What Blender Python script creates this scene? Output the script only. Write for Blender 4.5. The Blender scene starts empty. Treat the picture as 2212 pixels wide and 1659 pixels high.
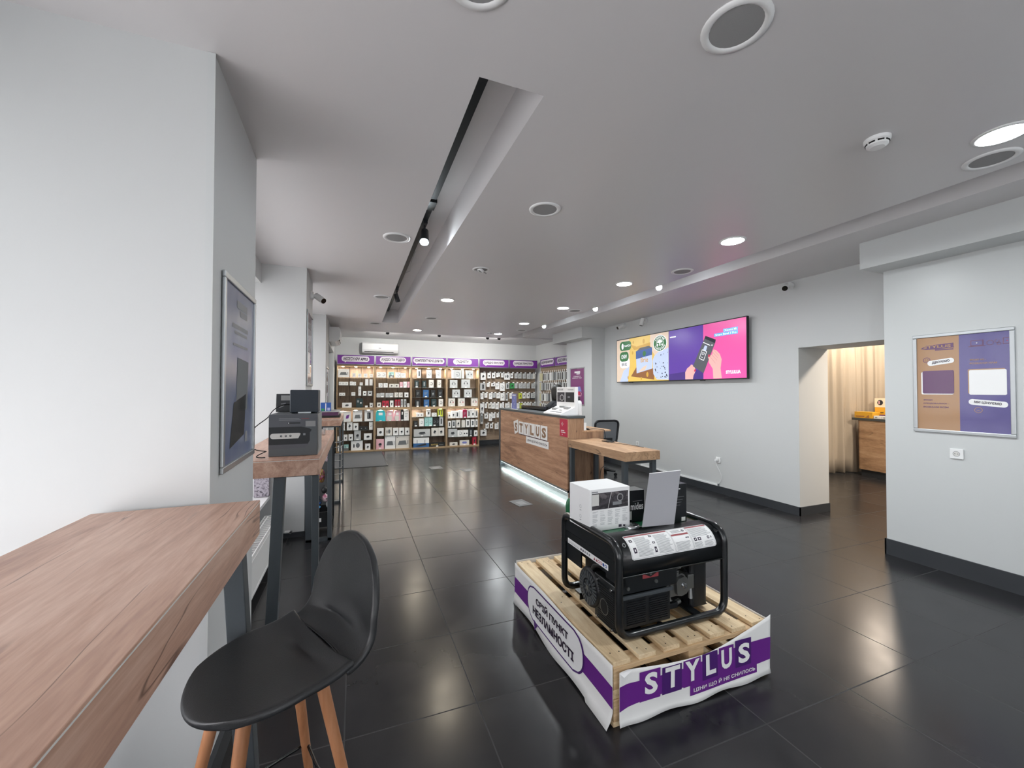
import bpy, math, random
from mathutils import Matrix, Vector
D = bpy.data
COL = bpy.context.scene.collection
SC = bpy.context.scene
PI = math.pi
random.seed(7)

# ---------------------------------------------------------------- camera
FL, YAW, PITCH, ROLL, CH = 874.5, 0.37007, 0.016595, 0.001564, 1.523
fw = Vector((math.sin(YAW)*math.cos(PITCH), math.cos(YAW)*math.cos(PITCH), math.sin(PITCH)))
r0 = Vector((math.cos(YAW), -math.sin(YAW), 0)); u0 = r0.cross(fw)
rt = r0*math.cos(ROLL)+u0*math.sin(ROLL); up = -r0*math.sin(ROLL)+u0*math.cos(ROLL)
cd = D.cameras.new('camera'); cam = D.objects.new('camera', cd); COL.objects.link(cam)
cd.sensor_fit = 'HORIZONTAL'; cd.sensor_width = 36; cd.lens = FL/2212*36; cd.clip_start = 0.02; cd.clip_end = 200
M3 = Matrix((rt, up, -fw)).transposed()
cam.matrix_world = Matrix.Translation((0, 0, CH)) @ M3.to_4x4()
SC.camera = cam

# ---------------------------------------------------------------- world: overcast daylight
W = D.worlds.new('overcast'); SC.world = W; W.use_nodes = True
nt = W.node_tree; nt.nodes.clear()
bg = nt.nodes.new('ShaderNodeBackground'); wo = nt.nodes.new('ShaderNodeOutputWorld')
bg.inputs[0].default_value = (0.93, 0.96, 1.0, 1); bg.inputs[1].default_value = 1.6
nt.links.new(bg.outputs[0], wo.inputs[0])
# area lamps standing in for daylight at the shop windows, and fill behind the viewer
def area(name, loc, size, target, power, color):
    l = D.lights.new(name, 'AREA'); l.shape = 'RECTANGLE'; l.size, l.size_y = size
    l.energy = power; l.color = color
    o = D.objects.new(name, l); COL.objects.link(o); o.location = loc
    o.rotation_euler = (Vector(target)-Vector(loc)).to_track_quat('-Z', 'Y').to_euler()
    return o
area('window_daylight', (-1.76, -.1, .98), (3.2, 1.1), (3, .9, .6), 30, (1.0, 0.96, 0.98))
area('window_daylight', (-1.50, 3.7, 1.6), (2.0, 2.2), (3, 3.7, 2.6), 17, (1.0, 0.96, 0.98))
area('window_daylight', (-1.50, 6.4, 1.6), (2.3, 2.2), (3, 6.4, 2.6), 17, (1.0, 0.96, 0.98))
area('front_fill', (1.8, -4.3, 1.5), (5.5, 2.3), (2.2, 2, 3.0), 16, (0.93, 0.98, 1.0))  # fill lamp added to brighten the room from behind the viewer

# ---------------------------------------------------------------- colour management
SC.view_settings.view_transform = 'Standard'; SC.view_settings.look = 'None'
SC.view_settings.gamma = 1; SC.view_settings.use_curve_mapping = False
SC.view_settings.exposure = 0.42

# ---------------------------------------------------------------- materials
MATS = {}
def hexc(h):
    h = h.lstrip('#'); c = [int(h[i:i+2], 16)/255 for i in (0, 2, 4)]
    return tuple((x/12.92 if x <= .04045 else ((x+.055)/1.055)**2.4) for x in c)+(1,)
def mk(name):
    m = D.materials.new(name); m.use_nodes = True; MATS[name] = m
    return m, m.node_tree, m.node_tree.nodes['Principled BSDF']
def plain(name, col, rough=.5, metal=0., emit=0., alpha=1., trans=0., coat=0., bump=0., bscale=80, spec=None):
    m, t, b = mk(name)
    c = hexc(col) if isinstance(col, str) else tuple(col)+(1,)
    b.inputs['Base Color'].default_value = c
    b.inputs['Roughness'].default_value = rough; b.inputs['Metallic'].default_value = metal
    if emit: b.inputs['Emission Color'].default_value = c; b.inputs['Emission Strength'].default_value = emit
    if trans: b.inputs['Transmission Weight'].default_value = trans
    if coat: b.inputs['Coat Weight'].default_value = coat; b.inputs['Coat Roughness'].default_value = .08
    if spec is not None: b.inputs['Specular IOR Level'].default_value = spec
    if bump or True:
        n = t.nodes.new('ShaderNodeTexNoise'); n.inputs['Scale'].default_value = bscale; n.inputs['Detail'].default_value = 3
        tc = t.nodes.new('ShaderNodeTexCoord'); t.links.new(tc.outputs['Object'], n.inputs['Vector'])
        if bump:
            bp = t.nodes.new('ShaderNodeBump'); bp.inputs['Strength'].default_value = bump; bp.inputs['Distance'].default_value = .002
            t.links.new(n.outputs[0], bp.inputs['Height']); t.links.new(bp.outputs[0], b.inputs['Normal'])
        mr = t.nodes.new('ShaderNodeMapRange'); mr.inputs[3].default_value = max(.02, rough-.015); mr.inputs[4].default_value = min(1, rough+.015)
        t.links.new(n.outputs[0], mr.inputs[0]); t.links.new(mr.outputs[0], b.inputs['Roughness'])
    return m
def wood(name, light, mid, dark, axis='x', rough=.5, crack=True, scale=1.0, contrast=1.0):
    """oak laminate: long stretched grain running along one axis, with dark cracks"""
    m, t, b = mk(name); N = t.nodes.new; L = t.links.new
    tc = N('ShaderNodeTexCoord'); mp = N('ShaderNodeMapping')
    k = {'x': (.9, 9, 9), 'y': (9, .9, 9), 'z': (9, 9, .9)}[axis]
    mp.inputs['Scale'].default_value = [v*scale for v in k]
    L(tc.outputs['Object'], mp.inputs[0])
    n1 = N('ShaderNodeTexNoise'); n1.inputs['Scale'].default_value = 1.1; n1.inputs['Detail'].default_value = 6; n1.inputs['Roughness'].default_value = .65; n1.inputs['Distortion'].default_value = .9
    n2 = N('ShaderNodeTexNoise'); n2.inputs['Scale'].default_value = 13; n2.inputs['Detail'].default_value = 4
    L(mp.outputs[0], n1.inputs[0]); L(mp.outputs[0], n2.inputs[0])
    mx = N('ShaderNodeMix'); mx.data_type = 'FLOAT'; mx.inputs[0].default_value = .22
    L(n1.outputs[0], mx.inputs[2]); L(n2.outputs[0], mx.inputs[3])
    r = N('ShaderNodeValToRGB'); e = r.color_ramp.elements
    s = .18/contrast
    e[0].position = .5-s; e[0].color = hexc(dark); e[1].position = .5+s; e[1].color = hexc(light)
    a = r.color_ramp.elements.new(.5); a.color = hexc(mid)
    L(mx.outputs[0], r.inputs[0]); out = r.outputs[0]
    if crack:
        mp2 = N('ShaderNodeMapping'); k2 = {'x': (.55, 5, 5), 'y': (5, .55, 5), 'z': (5, 5, .55)}[axis]
        mp2.inputs['Scale'].default_value = [v*scale for v in k2]; L(tc.outputs['Object'], mp2.inputs[0])
        n3 = N('ShaderNodeTexNoise'); n3.inputs['Scale'].default_value = 1.0; n3.inputs['Detail'].default_value = 3; n3.inputs['Distortion'].default_value = .5
        L(mp2.outputs[0], n3.inputs[0])
        s1 = N('ShaderNodeMath'); s1.operation = 'SUBTRACT'; s1.inputs[1].default_value = .5; L(n3.outputs[0], s1.inputs[0])
        s2 = N('ShaderNodeMath'); s2.operation = 'ABSOLUTE'; L(s1.outputs[0], s2.inputs[0])
        s3 = N('ShaderNodeMapRange'); s3.inputs[1].default_value = 0; s3.inputs[2].default_value = .0075; s3.inputs[3].default_value = .85; s3.inputs[4].default_value = 0
        L(s2.outputs[0], s3.inputs[0])
        n4 = N('ShaderNodeTexNoise'); n4.inputs['Scale'].default_value = 2.3; L(tc.outputs['Object'], n4.inputs[0])
        s4 = N('ShaderNodeMapRange'); s4.inputs[1].default_value = .44; s4.inputs[2].default_value = .56; L(n4.outputs[0], s4.inputs[0])
        s5 = N('ShaderNodeMath'); s5.operation = 'MULTIPLY'; L(s3.outputs[0], s5.inputs[0]); L(s4.outputs[0], s5.inputs[1])
        m2 = N('ShaderNodeMix'); m2.data_type = 'RGBA'; m2.inputs[7].default_value = [c*.35 for c in hexc(dark)[:3]]+[1]
        L(s5.outputs[0], m2.inputs[0]); L(out, m2.inputs[6]); out = m2.outputs[2]
    L(out, b.inputs['Base Color']); b.inputs['Roughness'].default_value = rough
    bp = N('ShaderNodeBump'); bp.inputs['Strength'].default_value = .12; bp.inputs['Distance'].default_value = .001
    L(n2.outputs[0], bp.inputs['Height']); L(bp.outputs[0], b.inputs['Normal'])
    return m
def speckle(name, cols, scale=6, rough=.6, distort=.6, emit=0):
    """blurred multi-colour picture made of noise bands, for photos printed on packaging"""
    m, t, b = mk(name); N = t.nodes.new; L = t.links.new
    tc = N('ShaderNodeTexCoord'); n = N('ShaderNodeTexNoise'); n.inputs['Scale'].default_value = scale; n.inputs['Detail'].default_value = 3; n.inputs['Distortion'].default_value = distort
    L(tc.outputs['Object'], n.inputs[0]); r = N('ShaderNodeValToRGB'); e = r.color_ramp.elements
    e[0].position = .33; e[0].color = hexc(cols[0]); e[1].position = .67; e[1].color = hexc(cols[-1])
    for i, c in enumerate(cols[1:-1]):
        a = r.color_ramp.elements.new(.33+.34*(i+1)/(len(cols)-1)); a.color = hexc(c)
    L(n.outputs[0], r.inputs[0]); L(r.outputs[0], b.inputs['Base Color']); b.inputs['Roughness'].default_value = rough
    if emit: L(r.outputs[0], b.inputs['Emission Color']); b.inputs['Emission Strength'].default_value = emit
    return m
def paint(name, col, rough=.55, bump=.06):
    return plain(name, col, rough, bump=bump, bscale=140)

paint('wall_paint', '#cdcfcf', .6)
plain('wall_gloss', '#cbcece', .32, bump=.03, bscale=200)
paint('ceiling_paint', '#dbd9da', .34, .03)
paint('slot_paint', '#f0eeee', .5)
plain('baseboard_tile', '#35383c', .4)
plain('white_plastic', '#eceded', .35)
plain('matte_white', '#f0f0ee', .6)
plain('off_white', '#d9d8d4', .6)
plain('grille', '#9b9b9b', .7, bump=.5, bscale=900)
plain('black_metal', '#23262a', .4, .2, spec=.5)
plain('grey_metal', '#4c5257', .45, .3)
plain('black_gloss', '#0c0e11', .18)
plain('black_plastic', '#15171a', .42)
plain('chrome', '#c9cbcd', .2, 1.)
plain('alu', '#b4b8ba', .35, .85)
plain('dark_hole', '#050506', .9)
plain('purple', '#6d2a8c', .35)
plain('purple_dark', '#4b2070', .45)
plain('white_print', '#f4f4f4', .45)
plain('ink', '#2c1e36', .6)
plain('text_grey', '#8b8d90', .6)
plain('red_print', '#c22a4b', .45)
plain('lamp_cold', (0.93, 0.98, 1.0), .5, emit=270)
plain('lamp_warm', (1.0, 0.88, 0.68), .5, emit=160)
plain('lamp_room', (1.0, 0.84, 0.68), .5, emit=330)
plain('lamp_track', (1.0, 0.97, 0.92), .5, emit=800)
plain('lamp_puck', (1.0, 0.93, 0.80), .5, emit=430)
plain('lamp_spot', (0.85, 0.95, 1.0), .5, emit=260)
plain('led_strip', (0.86, 1.0, 0.96), .5, emit=14)

# floor tiles, 600 x 600 anthracite
def floor_mat():
    m, t, b = mk('floor_tile'); N = t.nodes.new; L = t.links.new
    tc = N('ShaderNodeTexCoord'); sp = N('ShaderNodeSeparateXYZ'); L(tc.outputs['Object'], sp.inputs[0])
    ds = []; ids = []
    for k, off in ((0, .568), (1, 1.928)):
        a = N('ShaderNodeMath'); a.operation = 'SUBTRACT'; a.inputs[1].default_value = off-60*.6; L(sp.outputs[k], a.inputs[0])
        d = N('ShaderNodeMath'); d.operation = 'DIVIDE'; d.inputs[1].default_value = .6; L(a.outputs[0], d.inputs[0])
        f = N('ShaderNodeMath'); f.operation = 'FRACT'; L(d.outputs[0], f.inputs[0])
        fl = N('ShaderNodeMath'); fl.operation = 'FLOOR'; L(d.outputs[0], fl.inputs[0]); ids.append(fl)
        s = N('ShaderNodeMath'); s.operation = 'SUBTRACT'; s.inputs[1].default_value = .5; L(f.outputs[0], s.inputs[0])
        ab = N('ShaderNodeMath'); ab.operation = 'ABSOLUTE'; L(s.outputs[0], ab.inputs[0]); ds.append(ab)
    mxx = N('ShaderNodeMath'); mxx.operation = 'MAXIMUM'; L(ds[0].outputs[0], mxx.inputs[0]); L(ds[1].outputs[0], mxx.inputs[1])
    g = N('ShaderNodeMapRange'); g.inputs[1].default_value = .4945; g.inputs[2].default_value = .4962; L(mxx.outputs[0], g.inputs[0])
    cmb = N('ShaderNodeCombineXYZ'); L(ids[0].outputs[0], cmb.inputs[0]); L(ids[1].outputs[0], cmb.inputs[1])
    wn = N('ShaderNodeTexWhiteNoise'); wn.noise_dimensions = '3D'; L(cmb.outputs[0], wn.inputs[0])
    n1 = N('ShaderNodeTexNoise'); n1.inputs['Scale'].default_value = 5; n1.inputs['Detail'].default_value = 4; n1.inputs['Roughness'].default_value = .5; L(tc.outputs['Object'], n1.inputs[0])
    n2 = N('ShaderNodeTexNoise'); n2.inputs['Scale'].default_value = 38; n2.inputs['Detail'].default_value = 5; L(tc.outputs['Object'], n2.inputs[0])
    add = N('ShaderNodeMath'); add.operation = 'ADD'; L(wn.outputs[0], add.inputs[0]); L(n1.outputs[0], add.inputs[1])
    r = N('ShaderNodeValToRGB'); e = r.color_ramp.elements; e[0].position = .3; e[0].color = hexc('#202124'); e[1].position = 1.5/1.5; e[1].color = hexc('#2b2b2d')
    L(add.outputs[0], r.inputs[0])
    mx = N('ShaderNodeMix'); mx.data_type = 'RGBA'; mx.inputs[7].default_value = hexc('#424243'); L(g.outputs[0], mx.inputs[0]); L(r.outputs[0], mx.inputs[6])
    L(mx.outputs[2], b.inputs['Base Color']); b.inputs['Specular IOR Level'].default_value = .34
    rr = N('ShaderNodeMapRange'); rr.inputs[3].default_value = .17; rr.inputs[4].default_value = .30; L(n1.outputs[0], rr.inputs[0])
    ra = N('ShaderNodeMath'); ra.operation = 'MAXIMUM'; L(rr.outputs[0], ra.inputs[0]); L(g.outputs[0], ra.inputs[1]); L(ra.outputs[0], b.inputs['Roughness'])
    sub = N('ShaderNodeMath'); sub.operation = 'MULTIPLY_ADD'; sub.inputs[1].default_value = -1.5; L(g.outputs[0], sub.inputs[0]); L(n2.outputs[0], sub.inputs[2])
    bp = N('ShaderNodeBump'); bp.inputs['Strength'].default_value = .10; bp.inputs['Distance'].default_value = .0008; L(sub.outputs[0], bp.inputs['Height']); L(bp.outputs[0], b.inputs['Normal'])
floor_mat()

wood('oak_table', '#dcbba8', '#c39c87', '#9c7564', 'y', .38, scale=1.0, contrast=1.0)
wood('oak_table_end', '#b28b7a', '#9a7262', '#6f4e43', 'x', .45)
wood('oak_counter', '#cfa587', '#b58b6e', '#8b644e', 'y', .5)
wood('oak_counter_v', '#b08e70', '#97765c', '#6f5342', 'z', .5)
wood('oak_desk', '#cfad8c', '#b79372', '#8d6d53', 'y', .5)
wood('shelf_oak', '#b59c7c', '#a38a6c', '#87705a', 'z', .55, crack=False)
wood('shelf_oak_h', '#c4a986', '#ae9472', '#8f775c', 'x', .55, crack=False)
wood('shelf_back', '#a8917f', '#917a68', '#6f5a4c', 'z', .6)
wood('slatwall', '#a8937c', '#93806c', '#766555', 'x', .6, crack=False)
wood('pine', '#efdcba', '#e0c7a0', '#bb9c77', 'y', .65, crack=False, scale=1.3)
wood('pine_x', '#e2c9a2', '#cdae86', '#a88863', 'x', .65, crack=False, scale=1.3)
wood('beech', '#b98562', '#a8734f', '#8f5f40', 'z', .42, crack=False)

# ---------------------------------------------------------------- mesh builder
_font_cache = {}
def text_mesh(s, bold=0.0):
    key = (s, bold)
    if key in _font_cache: return _font_cache[key]
    c = D.curves.new('t', 'FONT'); c.body = s; c.size = 1; c.resolution_u = 3; c.offset = bold
    o = D.objects.new('t', c); COL.objects.link(o)
    dg = bpy.context.evaluated_depsgraph_get(); me = D.meshes.new_from_object(o.evaluated_get(dg))
    vs = [v.co.copy() for v in me.vertices]; fs = [list(p.vertices) for p in me.polygons]
    D.objects.remove(o); D.curves.remove(c); D.meshes.remove(me)
    if not vs: vs = [Vector((0, 0, 0))]
    x0 = min(v.x for v in vs); x1 = max(v.x for v in vs); y0 = min(v.y for v in vs); y1 = max(v.y for v in vs)
    _font_cache[key] = (vs, fs, x0, x1, y0, y1)
    return _font_cache[key]
def frame(o, right, upv):
    """local (x right, y up, z out of the surface) -> world"""
    r = Vector(right).normalized(); u = Vector(upv); n = r.cross(u).normalized(); u = n.cross(r).normalized()
    m = Matrix((r, u, n)).transposed().to_4x4(); m.translation = Vector(o); return m
class MB:
    def __init__(s, xf=None):
        s.v = []; s.f = []; s.mi = []; s.mats = []; s.sm = []; s.xf = xf or Matrix.Identity(4)
    def m(s, name):
        if name not in s.mats: s.mats.append(name)
        return s.mats.index(name)
    def add(s, vs, fs, mat, smooth=False, xf=None):
        b = len(s.v); M = s.xf @ xf if xf else s.xf; k = s.m(mat)
        s.v += [M @ Vector(v) for v in vs]
        for f in fs: s.f.append([b+i for i in f]); s.mi.append(k); s.sm.append(smooth)
    def bx(s, x0, x1, y0, y1, z0, z1, mat, xf=None):
        vs = [(x, y, z) for z in (z0, z1) for y in (y0, y1) for x in (x0, x1)]
        s.add(vs, [(0, 2, 3, 1), (4, 5, 7, 6), (0, 1, 5, 4), (2, 6, 7, 3), (0, 4, 6, 2), (1, 3, 7, 5)], mat, xf=xf)
    def quad(s, pts, mat, xf=None): s.add(pts, [tuple(range(len(pts)))], mat, xf=xf)
    def prism(s, poly, z0, z1, mat, xf=None, smooth=False):
        n = len(poly); vs = [(x, y, z0) for x, y in poly]+[(x, y, z1) for x, y in poly]
        fs = [tuple(range(n-1, -1, -1)), tuple(range(n, 2*n))]
        s.add(vs, fs, mat, xf=xf)
        s.add(vs, [(i, (i+1) % n, n+(i+1) % n, n+i) for i in range(n)], mat, smooth, xf)
    def cyl(s, p0, p1, r0, r1, mat, n=20, caps=True, smooth=True, xf=None):
        p0, p1 = Vector(p0), Vector(p1); d = (p1-p0).normalized()
        a = d.orthogonal().normalized(); b = d.cross(a)
        vs = []
        for p, r in ((p0, r0), (p1, r1)):
            for i in range(n):
                t = 2*PI*i/n; vs.append(p+(a*math.cos(t)+b*math.sin(t))*r)
        s.add(vs, [(i, (i+1) % n, n+(i+1) % n, n+i) for i in range(n)], mat, smooth, xf)
        if caps: s.add(vs, [tuple(range(n-1, -1, -1)), tuple(range(n, 2*n))], mat, False, xf)
    def tube(s, path, r, mat, n=10, closed=False, xf=None, flat=None):
        P = [Vector(p) for p in path]; N = len(P); rings = []
        ref = None
        for i, p in enumerate(P):
            a = P[(i-1) % N] if (closed or i > 0) else p; b = P[(i+1) % N] if (closed or i < N-1) else p
            d = (b-a).normalized()
            if ref is None: ref = d.orthogonal().normalized()
            ref = (ref-d*ref.dot(d)).normalized(); c = d.cross(ref)
            rr = r[i] if isinstance(r, (list, tuple)) else r
            rings.append([p+(ref*math.cos(2*PI*k/n)+c*math.sin(2*PI*k/n))*rr for k in range(n)])
        vs = [v for rg in rings for v in rg]; fs = []
        for i in range(N if closed else N-1):
            j = (i+1) % N
            for k in range(n): fs.append((i*n+k, i*n+(k+1) % n, j*n+(k+1) % n, j*n+k))
        s.add(vs, fs, mat, True, xf)
        if not closed: s.add(vs, [tuple(range(n-1, -1, -1)), tuple((N-1)*n+k for k in range(n))], mat, False, xf)
    def lathe(s, prof, mat, n=28, xf=None, smooth=True):
        vs = []; fs = []
        for r, z in prof:
            for k in range(n): vs.append((r*math.cos(2*PI*k/n), r*math.sin(2*PI*k/n), z))
        for i in range(len(prof)-1):
            for k in range(n): fs.append((i*n+k, i*n+(k+1) % n, (i+1)*n+(k+1) % n, (i+1)*n+k))
        s.add(vs, fs, mat, smooth, xf)
    def grid(s, fn, nu, nv, mat, smooth=True, xf=None):
        vs = [fn(i/nu, j/nv) for j in range(nv+1) for i in range(nu+1)]
        s.add(vs, [(j*(nu+1)+i, j*(nu+1)+i+1, (j+1)*(nu+1)+i+1, (j+1)*(nu+1)+i) for j in range(nv) for i in range(nu)], mat, smooth, xf)
    def text(s, txt, F, x, y, w, h, mat, bold=0.0, warp=None, z=0.0):
        """fit txt into the box at (x, y) lower left, w x h, on frame F"""
        vs, fs, x0, x1, y0, y1 = text_mesh(txt, bold)
        sx = w/max(1e-6, x1-x0); sy = h/max(1e-6, y1-y0)
        pts = [(x+(v.x-x0)*sx, y+(v.y-y0)*sy, z) for v in vs]
        if warp: pts = [warp(p) for p in pts]
        s.add(pts, fs, mat, xf=F)
    def rrect(s, F, x, y, w, h, r, mat, z=0.0, n=6, warp=None):
        pts = []
        for cx, cy, a0 in ((x+w-r, y+r, -90), (x+w-r, y+h-r, 0), (x+r, y+h-r, 90), (x+r, y+r, 180)):
            for i in range(n+1):
                a = math.radians(a0+90*i/n); pts.append((cx+r*math.cos(a), cy+r*math.sin(a), z))
        if warp: pts = [warp(p) for p in pts]
        s.add(pts, [tuple(range(len(pts)))], mat, xf=F)
    def rect(s, F, x, y, w, h, mat, z=0.0): s.add([(x, y, z), (x+w, y, z), (x+w, y+h, z), (x, y+h, z)], [(0, 1, 2, 3)], mat, xf=F)
    def disc(s, F, x, y, r, mat, z=0.0, n=20, ry=None):
        s.add([(x+r*math.cos(2*PI*i/n), y+(ry or r)*math.sin(2*PI*i/n), z) for i in range(n)], [tuple(range(n))], mat, xf=F)
    def ring(s, F, x, y, r0, r1, mat, z=0.0, n=24, a0=0, a1=360, e=1.0):
        vs = []; k = n+1
        for r in (r0, r1):
            for i in range(k):
                a = math.radians(a0+(a1-a0)*i/n); vs.append((x+r*math.cos(a), y+r*e*math.sin(a), z))
        s.add(vs, [(i, i+1, k+i+1, k+i) for i in range(n)], mat, xf=F)
    def line(s, F, pts, w, mat, z=0.0):
        for (x0, y0), (x1, y1) in zip(pts[:-1], pts[1:]):
            d = math.hypot(x1-x0, y1-y0) or 1; nx, ny = -(y1-y0)/d*w/2, (x1-x0)/d*w/2
            s.add([(x0-nx, y0-ny, z), (x1-nx, y1-ny, z), (x1+nx, y1+ny, z), (x0+nx, y0+ny, z)], [(0, 1, 2, 3)], mat, xf=F)
    def build(s, name, parent=None, bevel=0, loc=None, recalc=False, seg=2, label=None):
        """loc: world origin for the object (vertices are given in world space)"""
        o3 = Vector(loc) if loc is not None else Vector((0, 0, 0))
        if parent is not None and loc is None:
            o3 = WLOC.get(parent.name, Vector((0, 0, 0)))
        me = D.meshes.new(name); me.from_pydata([v-o3 for v in s.v], [], s.f)
        for n_ in s.mats: me.materials.append(MATS[n_])
        me.polygons.foreach_set('material_index', s.mi); me.polygons.foreach_set('use_smooth', s.sm)
        me.update()
        if recalc:
            import bmesh
            b = bmesh.new(); b.from_mesh(me); bmesh.ops.remove_doubles(b, verts=b.verts, dist=1e-5); bmesh.ops.recalc_face_normals(b, faces=b.faces); b.to_mesh(me); b.free()
        o = D.objects.new(name, me); COL.objects.link(o)
        if parent is not None:
            o.parent = parent; o.location = o3-WLOC.get(parent.name, Vector((0, 0, 0)))
        else: o.location = o3
        WLOC[o.name] = o3
        if bevel:
            md = o.modifiers.new('bevel', 'BEVEL'); md.width = bevel; md.segments = seg; md.limit_method = 'ANGLE'; md.angle_limit = math.radians(40)
        if label: o['label'] = label
        return o
WLOC = {}
def thing(name, label, cat, loc, group=None):
    o = D.objects.new(name, None); COL.objects.link(o); o.empty_display_size = .05
    o.location = loc; WLOC[o.name] = Vector(loc); o['label'] = label; o['category'] = cat
    if group: o['group'] = group
    return o
def tag(o, label, cat, group=None, kind=None):
    o['label'] = label; o['category'] = cat
    if group: o['group'] = group
    if kind: o['kind'] = kind
    return o
def struct(name, mb, **k):
    o = mb.build(name, **k); o['kind'] = 'structure'; return o
def cast(name, label, cat, loc, mb, bevel=0, group=None, recalc=False):
    o = mb.build(name, loc=loc, bevel=bevel, recalc=recalc); return tag(o, label, cat, group)
def bez(p0, p1, p2, p3, n=16):
    p0, p1, p2, p3 = map(Vector, (p0, p1, p2, p3)); out = []
    for i in range(n+1):
        t = i/n; out.append(p0*(1-t)**3+p1*3*t*(1-t)**2+p2*3*t*t*(1-t)+p3*t**3)
    return out
def rounded(path, r, n=6, closed=False):
    P = [Vector(p) for p in path]; out = []; N = len(P)
    for i, p in enumerate(P):
        if not closed and i in (0, N-1): out.append(p); continue
        a = P[(i-1) % N]; b = P[(i+1) % N]; da = (a-p).normalized(); db = (b-p).normalized()
        rr = r[i] if isinstance(r, (list, tuple)) else r
        if rr <= 0: out.append(p); continue
        p0 = p+da*rr; p2 = p+db*rr
        for k in range(n+1):
            t = k/n; out.append(p0*(1-t)**2+p*2*t*(1-t)+p2*t*t)
    return out
# ================================================================= the room
CZ, CZ2, WX, BY = 2.82, 2.90, 5.08, 11.1     # main ceiling, perimeter ceiling, screen wall, back wall
b = MB(); b.bx(-2.2, 11.5, -4.2, 11.6, -.1, 0, 'floor_tile'); struct('floor', b)
# ceiling: dropped main field with a long track slot and a higher perimeter beyond an L-shaped slot
b = MB()
T = 3.25
b.bx(-1.7, .47, -3.9, 9.42, CZ, T, 'ceiling_paint'); b.bx(.47, .765, -3.9, 1.59, CZ, T, 'ceiling_paint'); b.bx(.47, .765, 8.05, 9.42, CZ, T, 'ceiling_paint')
b.bx(.765, 3.5, -3.9, 9.42, CZ, T, 'ceiling_paint')
b.bx(.47, .765, 1.59, 8.05, 3.08, T, 'slot_paint')
struct('ceiling', b)
b = MB(); b.bx(4.02, 5.6, -3.9, 9.75, CZ2, T, 'ceiling_paint'); b.bx(-1.7, 5.6, 9.62, 11.3, CZ2-.02, T, 'ceiling_paint'); b.bx(-1.7, .1, 9.42, 9.62, CZ, T, 'ceiling_paint')
b.bx(3.5, 4.02, -3.9, 9.75, 3.04, T, 'slot_paint'); b.bx(.1, 3.5, 9.42, 9.62, 3.04, T, 'slot_paint')
struct('ceiling', b)
# left facade: piers between tall windows
def pier(name, x0, x1, y0, y1):
    b = MB(); b.bx(x0, x1, y0, y1, 0, CZ, 'wall_paint'); return struct(name, b)
b = MB(); b.prism([(-1.7, 1.85), (-.513, 1.85), (-.524, 2.62), (-1.7, 2.62)], 0, CZ, 'wall_paint')
b.bx(-.535, -.509, 1.8465, 1.853, .1, CZ-.001, 'wall_gloss')
struct('wall_left', b)
pier('wall_left', -1.7, -.485, 4.765, 5.42)
pier('wall_left', -1.7, -.47, 7.6, 8.4)
pier('wall_left', -1.7, -.47, 10.42, 11.3)
b = MB(); b.bx(-1.7, -.472, 8.4, 10.42, 2.42, CZ, 'wall_paint'); struct('wall_left', b)
b = MB(); b.bx(-1.7, -1.35, -4.0, -1.9, 0, CZ, 'wall_paint'); struct('wall_left', b)
# window bays: low parapet, head, frame, glass
def bay(i, y0, y1, x, zs, zh=2.62):
    b = MB(); b.bx(x-.35, x, y0, y1, 0, zs, 'wall_paint'); b.bx(x-.35, x, y0, y1, zh, CZ, 'wall_paint')
    struct('wall_left', b)
    b = MB(); b.bx(x-.34, x+.1, y0+.005, y1-.005, zs, zs+.03, 'white_plastic'); struct('trim_%d' % i, b)
    b = MB(); w = .06; xf = x-.28
    b.bx(xf, xf+.05, y0, y0+w, zs+.03, zh, 'white_plastic'); b.bx(xf, xf+.05, y1-w, y1, zs+.03, zh, 'white_plastic')
    b.bx(xf, xf+.05, y0, y1, zs+.03, zs+.03+w, 'white_plastic'); b.bx(xf, xf+.05, y0, y1, zh-w, zh, 'white_plastic')
    b.bx(xf, xf+.05, (y0+y1)/2-.03, (y0+y1)/2+.03, zs+.03, zh, 'white_plastic')
    fr = struct('window_%d' % i, b)
    g = MB(); g.bx(xf+.02, xf+.028, y0+w, y1-w, zs+.09, zh-w, 'glass'); g.build('pane', parent=fr)
m, t, bs = mk('glass'); bs.inputs['Base Color'].default_value = (1, 1, 1, 1); bs.inputs['Roughness'].default_value = .02
bs.inputs['Transmission Weight'].default_value = 1; bs.inputs['IOR'].default_value = 1.02
m, t, bs = mk('shelf_glass'); bs.inputs['Base Color'].default_value = (.82, .93, .9, 1); bs.inputs['Roughness'].default_value = .05
bs.inputs['Transmission Weight'].default_value = .9; bs.inputs['IOR'].default_value = 1.2
bay(1, -1.9, 1.85, -1.3, .42)
bay(2, 2.62, 4.765, -.9, .42)
bay(3, 5.42, 7.6, -.9, .42)
# right side: near wall, screen wall with the passage, back wall
b = MB(); b.bx(4.665, 6.2, -4.0, 2.29, 0, CZ2, 'wall_gloss'); struct('wall_right', b)
b = MB(); b.bx(5.08, 5.63, 3.36, 7.5, 0, CZ2, 'wall_paint'); b.bx(5.08, 5.63, 2.29, 3.36, 2.055, CZ2, 'wall_paint'); struct('wall_right', b)
b = MB(); b.bx(4.75, 5.63, 7.5, 8.6, 0, CZ2, 'wall_paint'); struct('wall_right', b)
b = MB(); b.bx(5.08, 5.63, 8.6, 11.3, 0, CZ2, 'wall_paint'); struct('wall_right', b)
b = MB(); b.bx(-1.7, 5.63, 11.1, 11.3, 0, CZ2, 'wall_paint'); struct('wall_back', b)
b = MB(); b.bx(-1.7, 6.2, -4.0, -3.9, 2.6, T, 'wall_paint'); b.bx(-1.7, 6.2, -4.0, -3.9, 0, .35, 'wall_paint'); struct('wall_front', b)
b = MB()
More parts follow.
